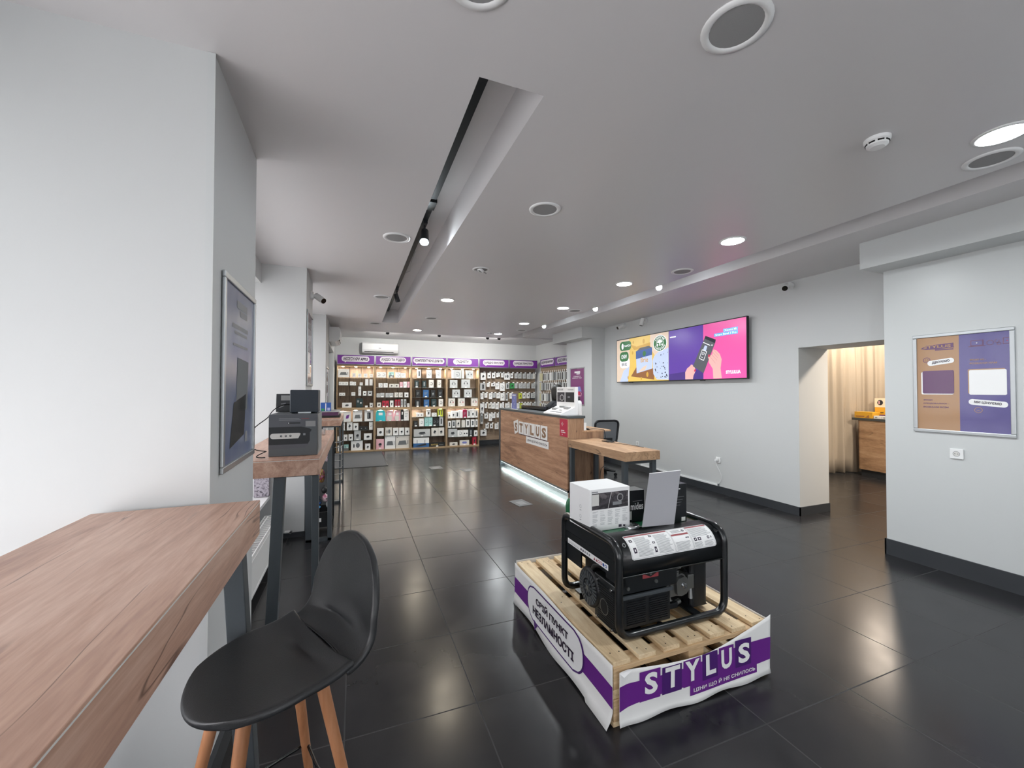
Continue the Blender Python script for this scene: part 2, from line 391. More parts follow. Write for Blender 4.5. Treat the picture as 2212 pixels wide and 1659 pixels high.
for x in (-1.7, .1, 2.0, 3.9, 4.6): b.bx(x, x+.06, -3.98, -3.92, .35, 2.6, 'grey_metal')
fr = struct('window_4', b)
g = MB(); g.bx(-1.64, 4.6, -3.955, -3.945, .35, 2.6, 'glass'); g.build('pane', parent=fr)
# soffit boxes
b = MB(); b.bx(4.38, 4.665, -3.9, 2.33, 2.655, CZ2, 'wall_gloss'); b.bx(4.665, 5.08, 2.29, 2.33, 2.655, CZ2, 'wall_gloss'); struct('trim_5', b)
b = MB(); b.bx(4.5, 5.08, 7.49, 8.85, 2.66, CZ2, 'wall_paint'); struct('trim_6', b)
# baseboards of floor tile
def bb(name, x0, x1, y0, y1, h=.105):
    b = MB(); b.bx(x0, x1, y0, y1, 0, h, 'baseboard_tile'); struct(name, b)
bb('baseboard_right', 4.652, 4.665, -3.9, 2.30, .145); bb('baseboard_right', 4.652, 5.08, 2.29, 2.302, .145)
bb('baseboard_right', 5.068, 5.08, 3.348, 7.5); bb('baseboard_right', 5.068, 5.63, 3.348, 3.36)
bb('baseboard_right', 4.738, 4.75, 7.488, 8.6); bb('baseboard_right', 4.738, 5.07, 7.488, 7.5)
bb('baseboard_left', -.515, -.495, 1.84, 2.63, .1); bb('baseboard_left', -1.3, -.495, 1.835, 1.85, .1)
bb('baseboard_left', -.9, -.478, 4.75, 4.765, .05); bb('baseboard_left', -.485, -.473, 4.75, 5.42, .05)
bb('baseboard_left', -.9, -.458, 7.585, 7.6); bb('baseboard_left', -.47, -.458, 7.585, 8.4)
bb('baseboard_back', 3.2, 5.08, 11.08, 11.1, .1)
# glazed entrance door in the left facade
b = MB()
x = -.66
b.bx(x, x+.06, 8.4, 8.48, 0, 2.42, 'grey_metal'); b.bx(x, x+.06, 10.34, 10.42, 0, 2.42, 'grey_metal'); b.bx(x, x+.06, 8.4, 10.42, 2.34, 2.42, 'grey_metal')
b.bx(x-.01, x+.07, 9.38, 9.44, 0, 2.34, 'grey_metal'); b.bx(x, x+.06, 8.48, 10.34, 1.95, 2.02, 'grey_metal')
dr = struct('door_1', b)
g = MB(); g.bx(x+.02, x+.028, 8.48, 10.34, .0, 2.34, 'glass'); g.build('pane', parent=dr)
g = MB(); g.tube([(x+.1, 9.3, .9), (x+.13, 9.3, .9), (x+.13, 9.3, 1.4), (x+.1, 9.3, 1.4)], .012, 'alu'); g.build('door_handle', parent=dr)
# outside ground so that the windows look onto a pale pavement
b = MB(); b.bx(-30, -1.7, -25, 35, -.2, -.1, 'off_white'); struct('floor', b)
# room beyond the passage
b = MB(); b.bx(9.9, 10.0, 1.0, 7.0, 0, 2.9, 'wall_paint'); struct('wall_passage', b)
b = MB(); b.bx(5.63, 10.0, 6.6, 6.7, 0, 2.9, 'wall_paint'); b.bx(5.63, 10, 1.0, 1.1, 0, 2.9, 'wall_paint'); struct('wall_passage', b)
b = MB(); b.bx(5.63, 10.0, 1.0, 6.7, 2.9, 3.0, 'ceiling_paint'); struct('ceiling', b)
# ================================================================= ceiling fittings
def downlight(x, y, lit, label, kind='cold', r=.085, group=None, tilt=False):
    t = thing('recessed_downlight', label, 'ceiling light', (x, y, CZ), group)
    b = MB(Matrix.Translation((x, y, CZ)))
    b.lathe([(r+.022, 0), (r+.02, -.006), (r+.004, -.008), (r, -.004), (r-.004, .012)], 'white_plastic'); b.build('trim_ring', parent=t)
    b = MB(Matrix.Translation((x, y, CZ-.002)))
    if lit:
        b.lathe([(0, -.003), (r*.6, -.003), (r-.003, -.001)], 'lamp_'+kind); b.build('diffuser', parent=t)
    else:
        b.lathe([(0, 0), (r-.003, 0)], 'grille'); b.build('lens', parent=t)
    if tilt:
        b = MB(Matrix.Translation((x, y, CZ-.004)) @ Matrix.Rotation(.5, 4, 'Y')); b.lathe([(.02, -.02), (.034, -.02), (.04, 0), (.02, 0)], 'white_plastic'); b.bx(-.07, .07, -.01, .01, -.004, .0, 'grille'); b.build('gimbal', parent=t)
    return t
for i, y in enumerate((.99, 2.55, 4.06, 5.60, 7.18, 8.70)):
    w = ['closest to the viewer', 'near the passage end of the screen', 'above the middle of the long screen', 'in front of the two small wall cameras', 'above the counter', 'farthest, near the pegboard'][i]
    downlight(3.03, y, True, 'lit white downlight, right ceiling row, '+w)
downlight(1.225, 5.72, True, 'lit warm downlight of the middle ceiling row, the nearer one', 'warm')
downlight(1.235, 8.81, True, 'lit warm downlight of the middle ceiling row near the shelf wall', 'warm')
def speaker(x, y, label, r=.085, group=None):
    t = thing('ceiling_speaker', label, 'ceiling speaker', (x, y, CZ), group)
    b = MB(Matrix.Translation((x, y, CZ))); b.lathe([(r+.028, 0), (r+.026, -.007), (r+.01, -.01), (r, -.005), (r-.002, 0)], 'white_plastic'); b.build('bezel', parent=t)
    b = MB(Matrix.Translation((x, y, CZ))); b.lathe([(0, -.006), (r*.7, -.0055), (r+.001, -.004)], 'grille'); b.build('speaker_grille', parent=t)
speaker(1.254, 1.035, 'large round unlit white ceiling fitting near the top edge', .088)
speaker(1.256, 2.593, 'round unlit white ceiling fitting right of the track slot, the nearer one')
downlight(1.248, 4.139, False, 'small unlit ceiling spot with a tilted insert in the middle of the room', r=.07, tilt=True)
speaker(1.266, 7.25, 'round unlit ceiling fitting between the two warm downlights')
speaker(.321, 3.533, 'round unlit ceiling fitting left of the track slot, the nearest of three')
speaker(.339, 5.853, 'round unlit ceiling fitting left of the track slot, the middle of three')
speaker(.352, 8.2, 'round unlit ceiling fitting left of the track slot, the farthest of three')
speaker(.353, 1.20, 'round ceiling fitting cut off by the top edge of the photo')
speaker(3.30, 1.12, 'round unlit ceiling fitting beside the brightest lit downlight')
speaker(3.30, 3.406, 'round unlit ceiling fitting above the right end of the screen')
speaker(3.31, 5.724, 'round unlit ceiling fitting beside the far track spots')
speaker(3.32, 8.0, 'round unlit ceiling fitting farthest along the right slot')
# smoke detectors
def smoke(x, y, label):
    t = thing('smoke_detector', label, 'smoke detector', (x, y, CZ))
    X = Matrix.Translation((x, y, CZ))
    b = MB(X); b.lathe([(.055, 0), (.055, -.012), (.05, -.018), (.046, -.02), (.046, -.03)], 'white_plastic'); b.build('base', parent=t)
    b = MB(X); b.lathe([(.046, -.03), (.044, -.036), (.03, -.046), (0, -.048)], 'white_plastic', smooth=False); cp = b.build('cap', parent=t)
    for k in range(8):
        b = MB(X @ Matrix.Rotation(k*PI/4, 4, 'Z')); b.bx(.040, .0475, -.013, .013, -.029, -.022, 'dark_hole'); b.build('vent_slot', parent=cp)
smoke(2.493, 1.242, 'white smoke detector with dark slots on the ceiling, upper right')
smoke(2.788, 8.56, 'tiny smoke detector on the far ceiling before the pegboard')
# track rail with spots in the long slot
t = thing('lighting_track', 'long dark lighting track inside the ceiling slot', 'lighting track', (.575, 4.8, 3.08))
b = MB(); b.bx(.548, .592, 1.62, 8.02, 3.03, 3.08, 'black_metal'); b.build('rail', parent=t)
b = MB(); b.bx(.54, .60, 3.2, 3.35, 3.018, 3.05, 'black_metal'); b.build('joint', parent=t)
b = MB(); b.tube([(.62, 4.6, 3.075), (.60, 4.8, 3.0), (.63, 5.1, 3.0), (.60, 5.3, 3.03)], .006, 'white_plastic'); b.build('cable', parent=t)
def spot(x, y, z, d, label, lit=True, col='black_metal', r=.035, L=.12, stem=.06, group=None, lens='lamp_spot'):
    """track head: box adapter, stem and a cylindrical lamp aimed along d"""
    t = thing('track_spotlight', label, 'track spotlight', (x, y, z), group)
    d = Vector(d).normalized(); c = Vector((x, y, z-stem-.03))
    b = MB(); b.bx(x-.018, x+.018, y-.06, y+.06, z-.03, z, col); b.build('adapter', parent=t)
    b = MB(); b.cyl((x, y, z-.03), c, .009, .009, col); b.build('stem', parent=t)
    b = MB(); b.cyl(c-d*L*.5, c+d*L*.5, r*.8, r, col); hd = b.build('lamp_head', parent=t)
    b = MB(); b.cyl(c+d*(L*.5-.004), c+d*(L*.5+.002), r*.86, r*.86, lens if lit else 'dark_hole'); b.build('lens', parent=hd)
spot(.57, 3.64, 3.03, (-.1, -.5, -.8), 'lit black spotlight aimed at the viewer inside the long ceiling slot', r=.042, L=.15, stem=.10)
spot(.57, 6.2, 3.03, (.3, .3, -.9), 'unlit black spotlight far inside the long ceiling slot', lit=False, stem=.10)
# L-shaped slot tracks
t = thing('lighting_track', 'white lighting track in the slot along the right ceiling', 'lighting track', (3.72, 3, 3.04))
b = MB(); b.bx(3.70, 3.74, -2, 9.4, 3.0, 3.04, 'white_plastic'); b.build('rail', parent=t)
t = thing('lighting_track', 'dark lighting track in the slot along the back ceiling', 'lighting track', (1.8, 9.5, 3.04))
b = MB(); b.bx(.14, 3.4, 9.49, 9.53, 3.0, 3.04, 'black_metal'); b.build('rail', parent=t)
for k, y in enumerate((4.25, 5.75, 7.7)):
    spot(3.72, y, 3.0, (-.6, -.75, -.35), 'lit white spotlight in the right ceiling slot, '+['nearest of three', 'middle of three', 'farthest of three'][k], col='white_plastic', r=.04, L=.09, stem=.08)
for k, x in enumerate((.68, 1.85, 3.05, 3.35)):
    spot(x, 9.51, 3.0, (0, .75, -.66), 'small black spotlight under the back ceiling slot, '+['above the air conditioner', 'above the third sign', 'above the fourth sign, aimed at the wall', 'in the slot corner'][k], lit=True, lens='lamp_track', r=.04, L=.1, stem=.12)
# security cameras
def camera_unit(p, wall, look, label, white=True):
    t = thing('security_camera', label, 'security camera', p)
    p = Vector(p); n = Vector(wall); d = Vector(look).normalized(); m = 'white_plastic' if white else 'grille'
    b = MB(); b.cyl(p, p+n*.03, .05, .045, m); b.build('mount', parent=t)
    e = p+n*.09+Vector((0, 0, -.02))
    b = MB(); b.tube([p+n*.02, p+n*.06, e], .014, m); b.build('arm', parent=t)
    b = MB(); b.cyl(e-d*.06, e+d*.08, .036, .036, m, n=24); bd = b.build('body', parent=t)
    b = MB(); b.cyl(e+d*.079, e+d*.083, .031, .031, 'black_gloss', n=24); b.build('lens', parent=bd)
camera_unit((5.08, 3.45, 2.84), (-1, 0, 0), (-.8, -.45, -.4), 'white security camera on the wall above the passage opening')
camera_unit((5.08, 6.80, 2.84), (-1, 0, 0), (-.9, .1, -.45), 'white security camera in the corner left above the long screen')
camera_unit((5.08, 6.15, 2.84), (-1, 0, 0), (-.25, .1, -1), 'small white sensor pointing down above the long screen')
camera_unit((-.485, 5.2, 2.62), (1, 0, 0), (.6, -.6, -.5), 'grey security camera on the second pier by the windows')
# ================================================================= bar tables by the windows
def bar_table(x0, x1, y0, y1, ztop, th, label, legs, end_mat='oak_table_end'):
    t = thing('bar_table', label, 'table', ((x0+x1)/2, (y0+y1)/2, 0))
    b = MB(); b.bx(x0, x1, y0, y1, ztop-th, ztop, 'oak_table'); 
    b.build('tabletop', parent=t, bevel=.0015)
    # thin edge-band line just under the top edge
    b = MB(); b.bx(x0-.0006, x1+.0008, y0-.0006, y1+.0006, ztop-.009, ztop-.006, 'off_white'); b.build('edge_band', parent=t)
    for (lx0, lx1, bx0, bx1, yy) in legs:
        b = MB(); w = .03
        zt = ztop-th
        vs = [(lx0, yy-w, zt), (lx1, yy-w, zt), (lx1, yy+w, zt), (lx0, yy+w, zt), (bx0, yy-w, 0), (bx1, yy-w, 0), (bx1, yy+w, 0), (bx0, yy+w, 0)]
        b.add(vs, [(0, 1, 2, 3), (7, 6, 5, 4), (0, 4, 5, 1), (1, 5, 6, 2), (2, 6, 7, 3), (3, 7, 4, 0)], 'grey_metal'); b.build('leg', parent=t, bevel=.003)
    ys = sorted(set(l[4] for l in legs))
    for yy in ys:
        ls = [l for l in legs if l[4] == yy]
        b = MB(); b.bx(min(l[0] for l in ls), max(l[1] for l in ls), yy-.03, yy+.03, ztop-th-.02, ztop-th, 'grey_metal'); b.build('crossbar', parent=t); b = MB(); b.bx(min(l[2] for l in ls), max(l[3] for l in ls), yy-.03, yy+.03, 0, .03, 'grey_metal'); b.build('foot_bar', parent=t)
    return t
bar_table(-.838, -.338, .02, 1.815, 1.10, .13, 'oak bar table in the near left corner beside the black stool',
          [(-.80, -.74, -.86, -.80, 1.68), (-.42, -.36, -.36, -.30, 1.68), (-.80, -.74, -.86, -.80, .20), (-.42, -.36, -.36, -.30, .20), (-.56, -.50, -.50, -.44, .98)])
bar_table(-.72, -.205, 2.81, 4.745, 1.10, .105, 'oak bar table carrying the printed appliance carton between two piers',
          [(-.47, -.405, -.51, -.445, 2.93), (-.255, -.215, -.25, -.21, 2.93), (-.47, -.405, -.45, -.385, 4.55), (-.255, -.215, -.25, -.21, 4.55)])
# ================================================================= bar stool
plain('leather', '#2b2c2e', .38, bump=.25, bscale=350)
def stool(P, ang, zs):
    t = thing('bar_stool', 'black leather bar stool with beech legs pulled up to the near bar table', 'bar stool', (P[0], P[1], 0))
    X = Matrix.Translation((P[0], P[1], 0)) @ Matrix.Rotation(ang, 4, 'Z')
    Wd, Lf, Lb = .219, .372, .372
    def prof(q):
        """centre line: q<0 towards the front of the seat, q>0 up the back"""
        if q < 0:
            d = -q*Lf
            return d, zs+.004-.05*max(0, (d-.30)/.12)**2+.02*max(0, 1-d/.10)**2
        s = q*Lb; k = min(s, .12)/.12; th = k*math.radians(84)
        R = .12/math.radians(84); x = -R*math.sin(th); z = zs+.02+R*(1-math.cos(th))
        if s > .12:
            e = s-.12; x -= e*math.cos(math.radians(84))*1.05; z += e*math.sin(math.radians(84))
        return x, z
    def width(q):
        if q < 0: return Wd*(1-max(0, (-q-.35)/.65)**5)**.5
        return Wd*(1-.10*q)*(1-max(0, (q-.45)/.55)**2.6)**.5
    def surf(q0, q1):
        sg = -1 if q0 < -.5 or q1 <= 0 else 1; qs = .40 if sg < 0 else .42
        full = abs(q1-q0) > .5
        def f(u, v):
            uu = (u-.5)*2
            k = ((1-v) if sg < 0 else v) if full else 0
            if k < .45: q = qs*k/.45; ff = 0; y = uu
            else: ff = (k-.45)/.55; q = qs+(1-qs)*ff*math.sqrt(1-uu*uu/2); y = uu*math.sqrt(1-ff*ff/2)
            W_ = Wd*(1 if sg < 0 else (1-.10*q)); yy = y*W_
            x, z = prof(sg*q); lift = .030*abs(uu)**2.6*(1-.7*ff)
            if sg > 0:
                dent = .012*math.exp(-((q-.17)/.05)**2)*math.exp(-((uu+.15)/.5)**2)-.005*math.exp(-((q-.27)/.05)**2)*math.exp(-((uu+.05)/.5)**2)
                return (x+lift*.9-dent*1.6, yy, z+dent*.4)
            dent = .012*math.exp(-((q-.12)/.06)**2)*math.exp(-((uu+.1)/.45)**2)
            return (x, yy, z+lift*.75-dent)
        return f
    def part(name, q0, q1, nv):
        b = MB(X); b.grid(surf(q0, q1), 24, nv, 'leather'); o = b.build(name, parent=t)
        md = o.modifiers.new('thickness', 'SOLIDIFY'); md.thickness = .024; md.offset = -1
        md2 = o.modifiers.new('smooth', 'SUBSURF'); md2.levels = 1; md2.render_levels = 2
        return o
    sgn = 1
    se = part('seat', -1, 0.0, 26); ba = part('backrest', 0.0, 1, 28)
    b = MB(X); b.tube([Vector(surf(-.01, .01)(k/16, .5))+Vector((0, 0, .002)) for k in range(17)], .0022, 'black_plastic'); b.build('seam', parent=se)
    # underside mount and legs
    b = MB(X); b.bx(.02, .30, -.11, .11, zs-.045, zs-.018, 'black_metal'); b.build('mounting_plate', parent=t, bevel=.006)
    top = [(.25, .10), (.25, -.10), (.05, .10), (.05, -.10)]
    bot = [(.36, .20), (.36, -.20), (-.06, .20), (-.06, -.20)]
    for (a, c), (d, e) in zip(top, bot):
        b = MB(X); b.cyl((a, c, zs-.03), (d, e, .006), .0185, .0135, 'beech', n=24); lg = b.build('leg', parent=t)
        b = MB(X); b.cyl((d, e, .008), (d, e, 0), .015, .016, 'black_plastic'); b.build('foot_glide', parent=lg)
    k = .64
    def at(i): return Vector((top[i][0]+(bot[i][0]-top[i][0])*k, top[i][1]+(bot[i][1]-top[i][1])*k, (zs-.03)*(1-k)))
    pts = [at(0), at(1), at(3), at(2)]
    c = sum(pts, Vector())/4; pts = [p+(p-c).normalized()*.012+Vector((0, 0, 0)) for p in pts]
    mid = []
    for i in range(4):
        a, d = pts[i], pts[(i+1) % 4]; mid += [a, (a+d)/2+((a+d)/2-c).normalized()*-.035+Vector((0, 0, .03))]
    b = MB(X); b.tube(rounded(mid, .03, closed=True), .0055, 'black_gloss', closed=True); b.build('footrest_ring', parent=t)
stool((-.098, 1.508), -2.65, .676)
# ================================================================= pallets with banner
PX0, PX1, PY0, PY1 = 1.10, 2.08, 1.56, 2.73
def pallet(z, label, seed):
    t = thing('wooden_pallet', label, 'pallet', ((PX0+PX1)/2, (PY0+PY1)/2, z))
    rnd = random.Random(seed)
    n = 7; w = .098; g = ((PX1-PX0)-n*w)/(n-1)
    for i in range(n):
        x = PX0+i*(w+g); o = rnd.uniform(-.006, .006)
        b = MB(); b.bx(x, x+w, PY0+.004+abs(o), PY1-.004+o*.3, z+.122, z+.1435, 'pine'); 
        for yy in (PY0+.05, (PY0+PY1)/2, PY1-.05):
            for k in (.25, .7):
                F = frame((x+w*k+rnd.uniform(-.008, .008), yy+rnd.uniform(-.03, .03), z+.1445), (1, 0, 0), (0, 1, 0)); b.disc(F, 0, 0, .0035, 'dark_hole', n=8)
        b.build('deck_board', parent=t, bevel=.002)
    for yy in (PY0, (PY0+PY1)/2-.045, PY1-.09):
        b = MB(); b.bx(PX0, PX1, yy, yy+.09, z+.100, z+.122, 'pine_x'); b.build('cross_board', parent=t, bevel=.002)
        for xx in (PX0, (PX0+PX1)/2-.05, PX1-.10):
            b = MB(); b.bx(xx+.002, xx+.098, yy+.002, yy+.088, z+.022, z+.100, 'pine_x'); b.build('block', parent=t, bevel=.003)
    for xx in (PX0, (PX0+PX1)/2-.05, PX1-.10):
        b = MB(); b.bx(xx, xx+.10, PY0+.002, PY1-.002, z, z+.022, 'pine'); b.build('bottom_board', parent=t, bevel=.002)
pallet(0, 'lower pine pallet on the tiles wrapped in printed paper', 3)
pallet(.1445, 'upper pine pallet whose slatted deck carries the black generator', 5)
# left banner: printed paper on the window side of the pallets
def banner_left():
    t = thing('paper_banner', 'white and purple paper banner with a speech bubble on the left side of the pallets', 'banner', (1.09, 2.15, 0))
    ys = [1.555+(2.745-1.555)*i/60 for i in range(61)]
    def bulge(y, z):
        e = max(0, (.09-z)/.09); k = max(0, 1-(y-1.555)/1.3)
        return 1.090-.028*e*e*(.4+k)-.003*math.sin(y*7)*(1-z/.3)
    def top(y): return .281+.004*math.sin(y*9)
    def bot(y): return .004+.012*(.5+.5*math.sin(y*11))*(y > 1.75)
    def sheet(zf0, zf1, mat, off, y0=None, y1=None, nm=None):
        b = MB(); Y = [y for y in ys if (y0 is None or y >= y0) and (y1 is None or y <= y1)]
        N = 8; vs = []; fs = []
        for i, y in enumerate(Y):
            for j in range(N+1):
                za, zb = zf0(y), zf1(y); z = za+(zb-za)*j/N; vs.append((bulge(y, z)-off, y, z))
        for i in range(len(Y)-1):
            for j in range(N): a = i*(N+1)+j; fs.append((a, a+1, a+N+2, a+N+1))
        b.add(vs, fs, mat, True); return b
    b = sheet(bot, top, 'matte_white', 0); o = b.build('paper', parent=t)
    md = o.modifiers.new('t', 'SOLIDIFY'); md.thickness = .001
    wob = lambda y: .012*math.sin((y-1.5)*4.2)
    b = sheet(lambda y: .085+wob(y), lambda y: .186+wob(y)*.6, 'purple', .0012); b.build('purple_stripe', parent=t)
    # speech bubble, laid on the bulging sheet
    F = frame((0, 0, 0), (0, -1, 0), (0, 0, 1))          # x = -y, y = z
    wp = lambda off: (lambda p: (p[0], p[1], -(bulge(-p[0], p[1])-off)))
    def shear(p, off):
        y = -p[0]; zz = p[1]+(2.15-y)*.02
        return (p[0], zz, -(bulge(y, zz)-off))
    def rr(b, x, y, w, h, r, mat, off):
        n = 26; vs = []; m_ = 14
        for j in range(m_+1):
            yy_ = y+h*j/m_; e = min(yy_-y, y+h-yy_); ins = 0 if e >= r else r-math.sqrt(max(0, r*r-(r-e)**2))
            for i in range(n+1): vs.append(shear((x+ins+(w-2*ins)*i/n, yy_, 0), off))
        b.add(vs, [(j*(n+1)+i, j*(n+1)+i+1, (j+1)*(n+1)+i+1, (j+1)*(n+1)+i) for j in range(m_) for i in range(n)], mat, xf=F)
    b = MB()
    rr(b, -2.515, .045, .725, .215, .1, 'purple_dark', .0028)
    b.add([shear(p, .0028) for p in ((-2.41, .07, 0), (-2.36, .012, 0), (-2.33, .06, 0))], [(0, 1, 2)], 'purple_dark', xf=F)
    rr(b, -2.503, .053, .70, .199, .093, 'white_print', .0042)
    b.text('СВІЙ ПУНКТ', F, -2.37, .168, .42, .052, 'ink', .04, warp=lambda p: shear(p, .0065))
    b.text('НЕЗЛАМНОСТІ', F, -2.42, .088, .53, .052, 'ink', .04, warp=lambda p: shear(p, .0065))
    b.build('speech_bubble', parent=t)
banner_left()
def banner_front():
    t = thing('paper_banner', 'sagging white and purple paper banner with big white letters on the front of the pallets', 'banner', (1.6, 1.545, 0))
    def top(x):
        u = (x-1.12)/(2.085-1.12)
        return .255-.04*math.sin(min(1, u*1.25)*PI*.62)+.105*max(0, (u-.5)/.5)**1.7*1.0
    def bot(x): return .004+.010*(.5+.5*math.sin(x*19))
    def yy(x, z): 
        return 1.548-.022*max(0, (1.17-x)/.05)*(.3+z)-.008*math.sin(x*9+z*4)*(.3+(z/.25)*.3)-.012*max(0, (.05-z)/.05)**2
    b = MB(); NX, NZ = 70, 12
    def grid(f0, f1, off, mat, x0=1.118, x1=2.088):
        vs = []; fs = []
        for i in range(NX+1):
            x = x0+(x1-x0)*i/NX
            for j in range(NZ+1):
                z = f0(x)+(f1(x)-f0(x))*j/NZ; vs.append((x, yy(x, z)-off, z))
        for i in range(NX):
            for j in range(NZ): a = i*(NZ+1)+j; fs.append((a, a+NZ+1, a+NZ+2, a+1))
        m = MB(); m.add(vs, fs, mat, True); return m
    o = grid(bot, top, 0, 'matte_white').build('paper', parent=t); md = o.modifiers.new('t', 'SOLIDIFY'); md.thickness = .001
    c = MB(); c.add([(1.118, yy(1.118, .25), .252), (1.20, yy(1.2, .25)-.004, .248), (1.135, yy(1.13, .23)-.014, .236)], [(0, 1, 2)], 'white_print'); c.build('curled_corner', parent=t)
    mid = lambda x: (x-1.12)/.965
    grid(lambda x: .079+.012*mid(x)+.012*math.sin(mid(x)*6), lambda x: .190+.006*mid(x)-.010*math.sin(mid(x)*5), .0012, 'purple').build('purple_stripe', parent=t)
    F = Matrix(((1, 0, 0, 0), (0, 0, -1, 0), (0, 1, 0, 0), (0, 0, 0, 1)))    # local (x, y=z, off) -> world
    def wp(off): return lambda p: (p[0], p[1], -(yy(p[0], p[1])-off))
    def strip(b, x, y, w, h, off, mat):
        n = 8; vs = []
        for i in range(n+1):
            xx = x+w*i/n
            for z in (y, y+h): vs.append((xx, z, -(yy(xx, z)-off)))
        b.add(vs, [(2*i, 2*i+2, 2*i+3, 2*i+1) for i in range(n)], mat, xf=F)
    tiles = [(1.235, 1.352), (1.362, 1.478), (1.488, 1.600), (1.610, 1.715), (1.725, 1.828), (1.838, 1.950)]
    b = MB()
    for i, (x0, x1) in enumerate(tiles):
        strip(b, x0, .085+.002*i, x1-x0, .137 if i in (0, 5) else .128, .0016+.0001*(i % 2), 'purple_dark' if i % 2 else 'purple')
    strip(b, 1.53, .040, .46, .052, .0020, 'purple')
    b.build('logo_tiles', parent=t)
    b = MB()
    L = [('S', 1.262, 1.335), ('T', 1.378, 1.465), ('Y', 1.497, 1.590), ('L', 1.632, 1.700), ('U', 1.738, 1.812), ('S', 1.858, 1.938)]
    for ch, x0, x1 in L: b.text(ch, F, x0, .112, x1-x0, .100 if ch != 'U' else .098, 'white_print', .035, warp=wp(.0042))
    b.text('ЦІНИ ЩО Й НЕ СНИЛОСЬ', F, 1.55, .052, .425, .026, 'white_print', .02, warp=wp(.0046))
    b.build('lettering', parent=t)
banner_front()
def banner_rest():
    t = thing('paper_banner', 'plain white paper edge along the far and right sides of the pallets', 'banner', (1.6, 2.745, 0))
    b = MB(); b.bx(1.10, 2.092, 2.742, 2.744, .01, .292, 'matte_white'); b.bx(2.090, 2.092, 1.56, 2.742, .01, .292, 'matte_white'); b.build('paper', parent=t)
banner_rest()
# ================================================================= black generator
plain('frame_black', '#101418', .28, .1, coat=.4)
plain('sheet_black', '#14181b', .36, .1, coat=.2)
plain('tank_green', '#1d6b45', .3, coat=.3)
plain('engine_grey', '#7d7f7e', .38, .8)
plain('sticker_red', '#9c3f45', .5)
G0 = .2892; GX0, GX1, GY0, GY1, GZ = 1.218, 1.912, 1.68, 2.235, .762
gen = thing('portable_generator', 'black open-frame portable generator standing on the pallets', 'generator', ((GX0+GX1)/2, (GY0+GY1)/2, G0))
R = .0195
path = []
def lp(x, y, z): return (x, y, z)
loop = [(GX0, GY0, G0+.02), (GX1, GY0, G0+.02), (GX1, GY0, GZ), (GX1, GY1, GZ), (GX1, GY1, G0+.02), (GX0, GY1, G0+.02), (GX0, GY1, GZ), (GX0, GY0, GZ)]
b = MB(); b.tube(rounded(loop, [.075, .075, .085, .06, .07, .07, .06, .085], n=8, closed=True), R, 'frame_black', n=14, closed=True); b.build('tube_frame', parent=gen)
for y in (GY0+.17, GY1-.12):
    b = MB(); b.bx(GX0+.02, GX1-.02, y-.03, y+.03, G0+.035, G0+.047, 'frame_black'); b.bx(GX0+.02, GX1-.02, y-.03, y-.026, G0+.01, G0+.047, 'frame_black'); b.build('base_rail', parent=gen)
for x in (GX0+.12, GX1-.18):
    b = MB(); b.bx(x-.025, x+.025, GY0, GY1, G0+.022, G0+.036, 'frame_black'); b.build('base_plate', parent=gen, bevel=.003)
for x, y in ((GX0+.28, GY0+.03), (GX1-.1, GY1-.03)):
    b = MB(); b.cyl((x, y, G0), (x, y, G0+.02), .018, .018, 'black_plastic'); b.build('rubber_foot', parent=gen)
# wrap-over top sheet
def arc(y, z, r, a0, a1, n=10): return [(y+r*math.cos(math.radians(a0+(a1-a0)*i/n)), z+r*math.sin(math.radians(a0+(a1-a0)*i/n))) for i in range(n+1)]
rs = .10
sheet = [(GY0-.006, .600)]+arc(GY0-.006+rs, GZ-.008-rs+.012, rs, 180, 90)+[(GY0+.155, GZ+.004)]
b = MB(); N = len(sheet); vs = []
xa, xb = GX0+.012, GX1-.012
for y, z in sheet: vs += [(xa, y, z), (xb, y, z)]
b.add(vs, [(2*i, 2*i+1, 2*i+3, 2*i+2) for i in range(N-1)], 'sheet_black', True)
o = b.build('top_cover', parent=gen); md = o.modifiers.new('t', 'SOLIDIFY'); md.thickness = .008; md.offset = -1
b = MB(); b.tube([(xa, GY0-.008, .602), (xb, GY0-.008, .602)], .003, 'frame_black'); b.build('cover_hem', parent=gen)
b = MB()
for x in (GX0+.045, GX1-.04):
    F = frame((x, GY0+.030, GZ-.022), (1, 0, 0), (0, .7, .72)); b.ring(F, 0, 0, .006, .011, 'frame_black', z=.013); b.disc(F, 0, 0, .0085, 'dark_hole', z=.012)
b.build('cover_hole', parent=gen)
# warning label following the curve
S = [0.]
for i in range(1, N): S.append(S[-1]+math.hypot(sheet[i][0]-sheet[i-1][0], sheet[i][1]-sheet[i-1][1]))
def on_sheet(x, s, off=.001):
    for i in range(1, N):
        if s <= S[i] or i == N-1:
            k = (s-S[i-1])/(S[i]-S[i-1]); y = sheet[i-1][0]+(sheet[i][0]-sheet[i-1][0])*k; z = sheet[i-1][1]+(sheet[i][1]-sheet[i-1][1])*k
            dy = sheet[i][0]-sheet[i-1][0]; dz = sheet[i][1]-sheet[i-1][1]; l = math.hypot(dy, dz)
            return (x, y-dz/l*off, z+dy/l*off)
lab = MB()
def patch(x0, x1, s0, s1, mat, off, n=10, r=0):
    vs = []
    for j in range(n+1):
        s = s0+(s1-s0)*j/n; ins = 0
        if r:
            e = min(j, n-j)/n*(s1-s0)
            if e < r: ins = r-math.sqrt(max(0, r*r-(r-e)**2))
        vs += [on_sheet(x0+ins, s, off), on_sheet(x1-ins, s, off)]
    lab.add(vs, [(2*i, 2*i+1, 2*i+3, 2*i+2) for i in range(n)], mat, True)
LX0, LX1 = GX0+.075, GX1-.060; s0, s1 = .078, .212; K = LX1-LX0
patch(LX0, LX1, s0, s1, 'white_print', .0015, 24, .01)
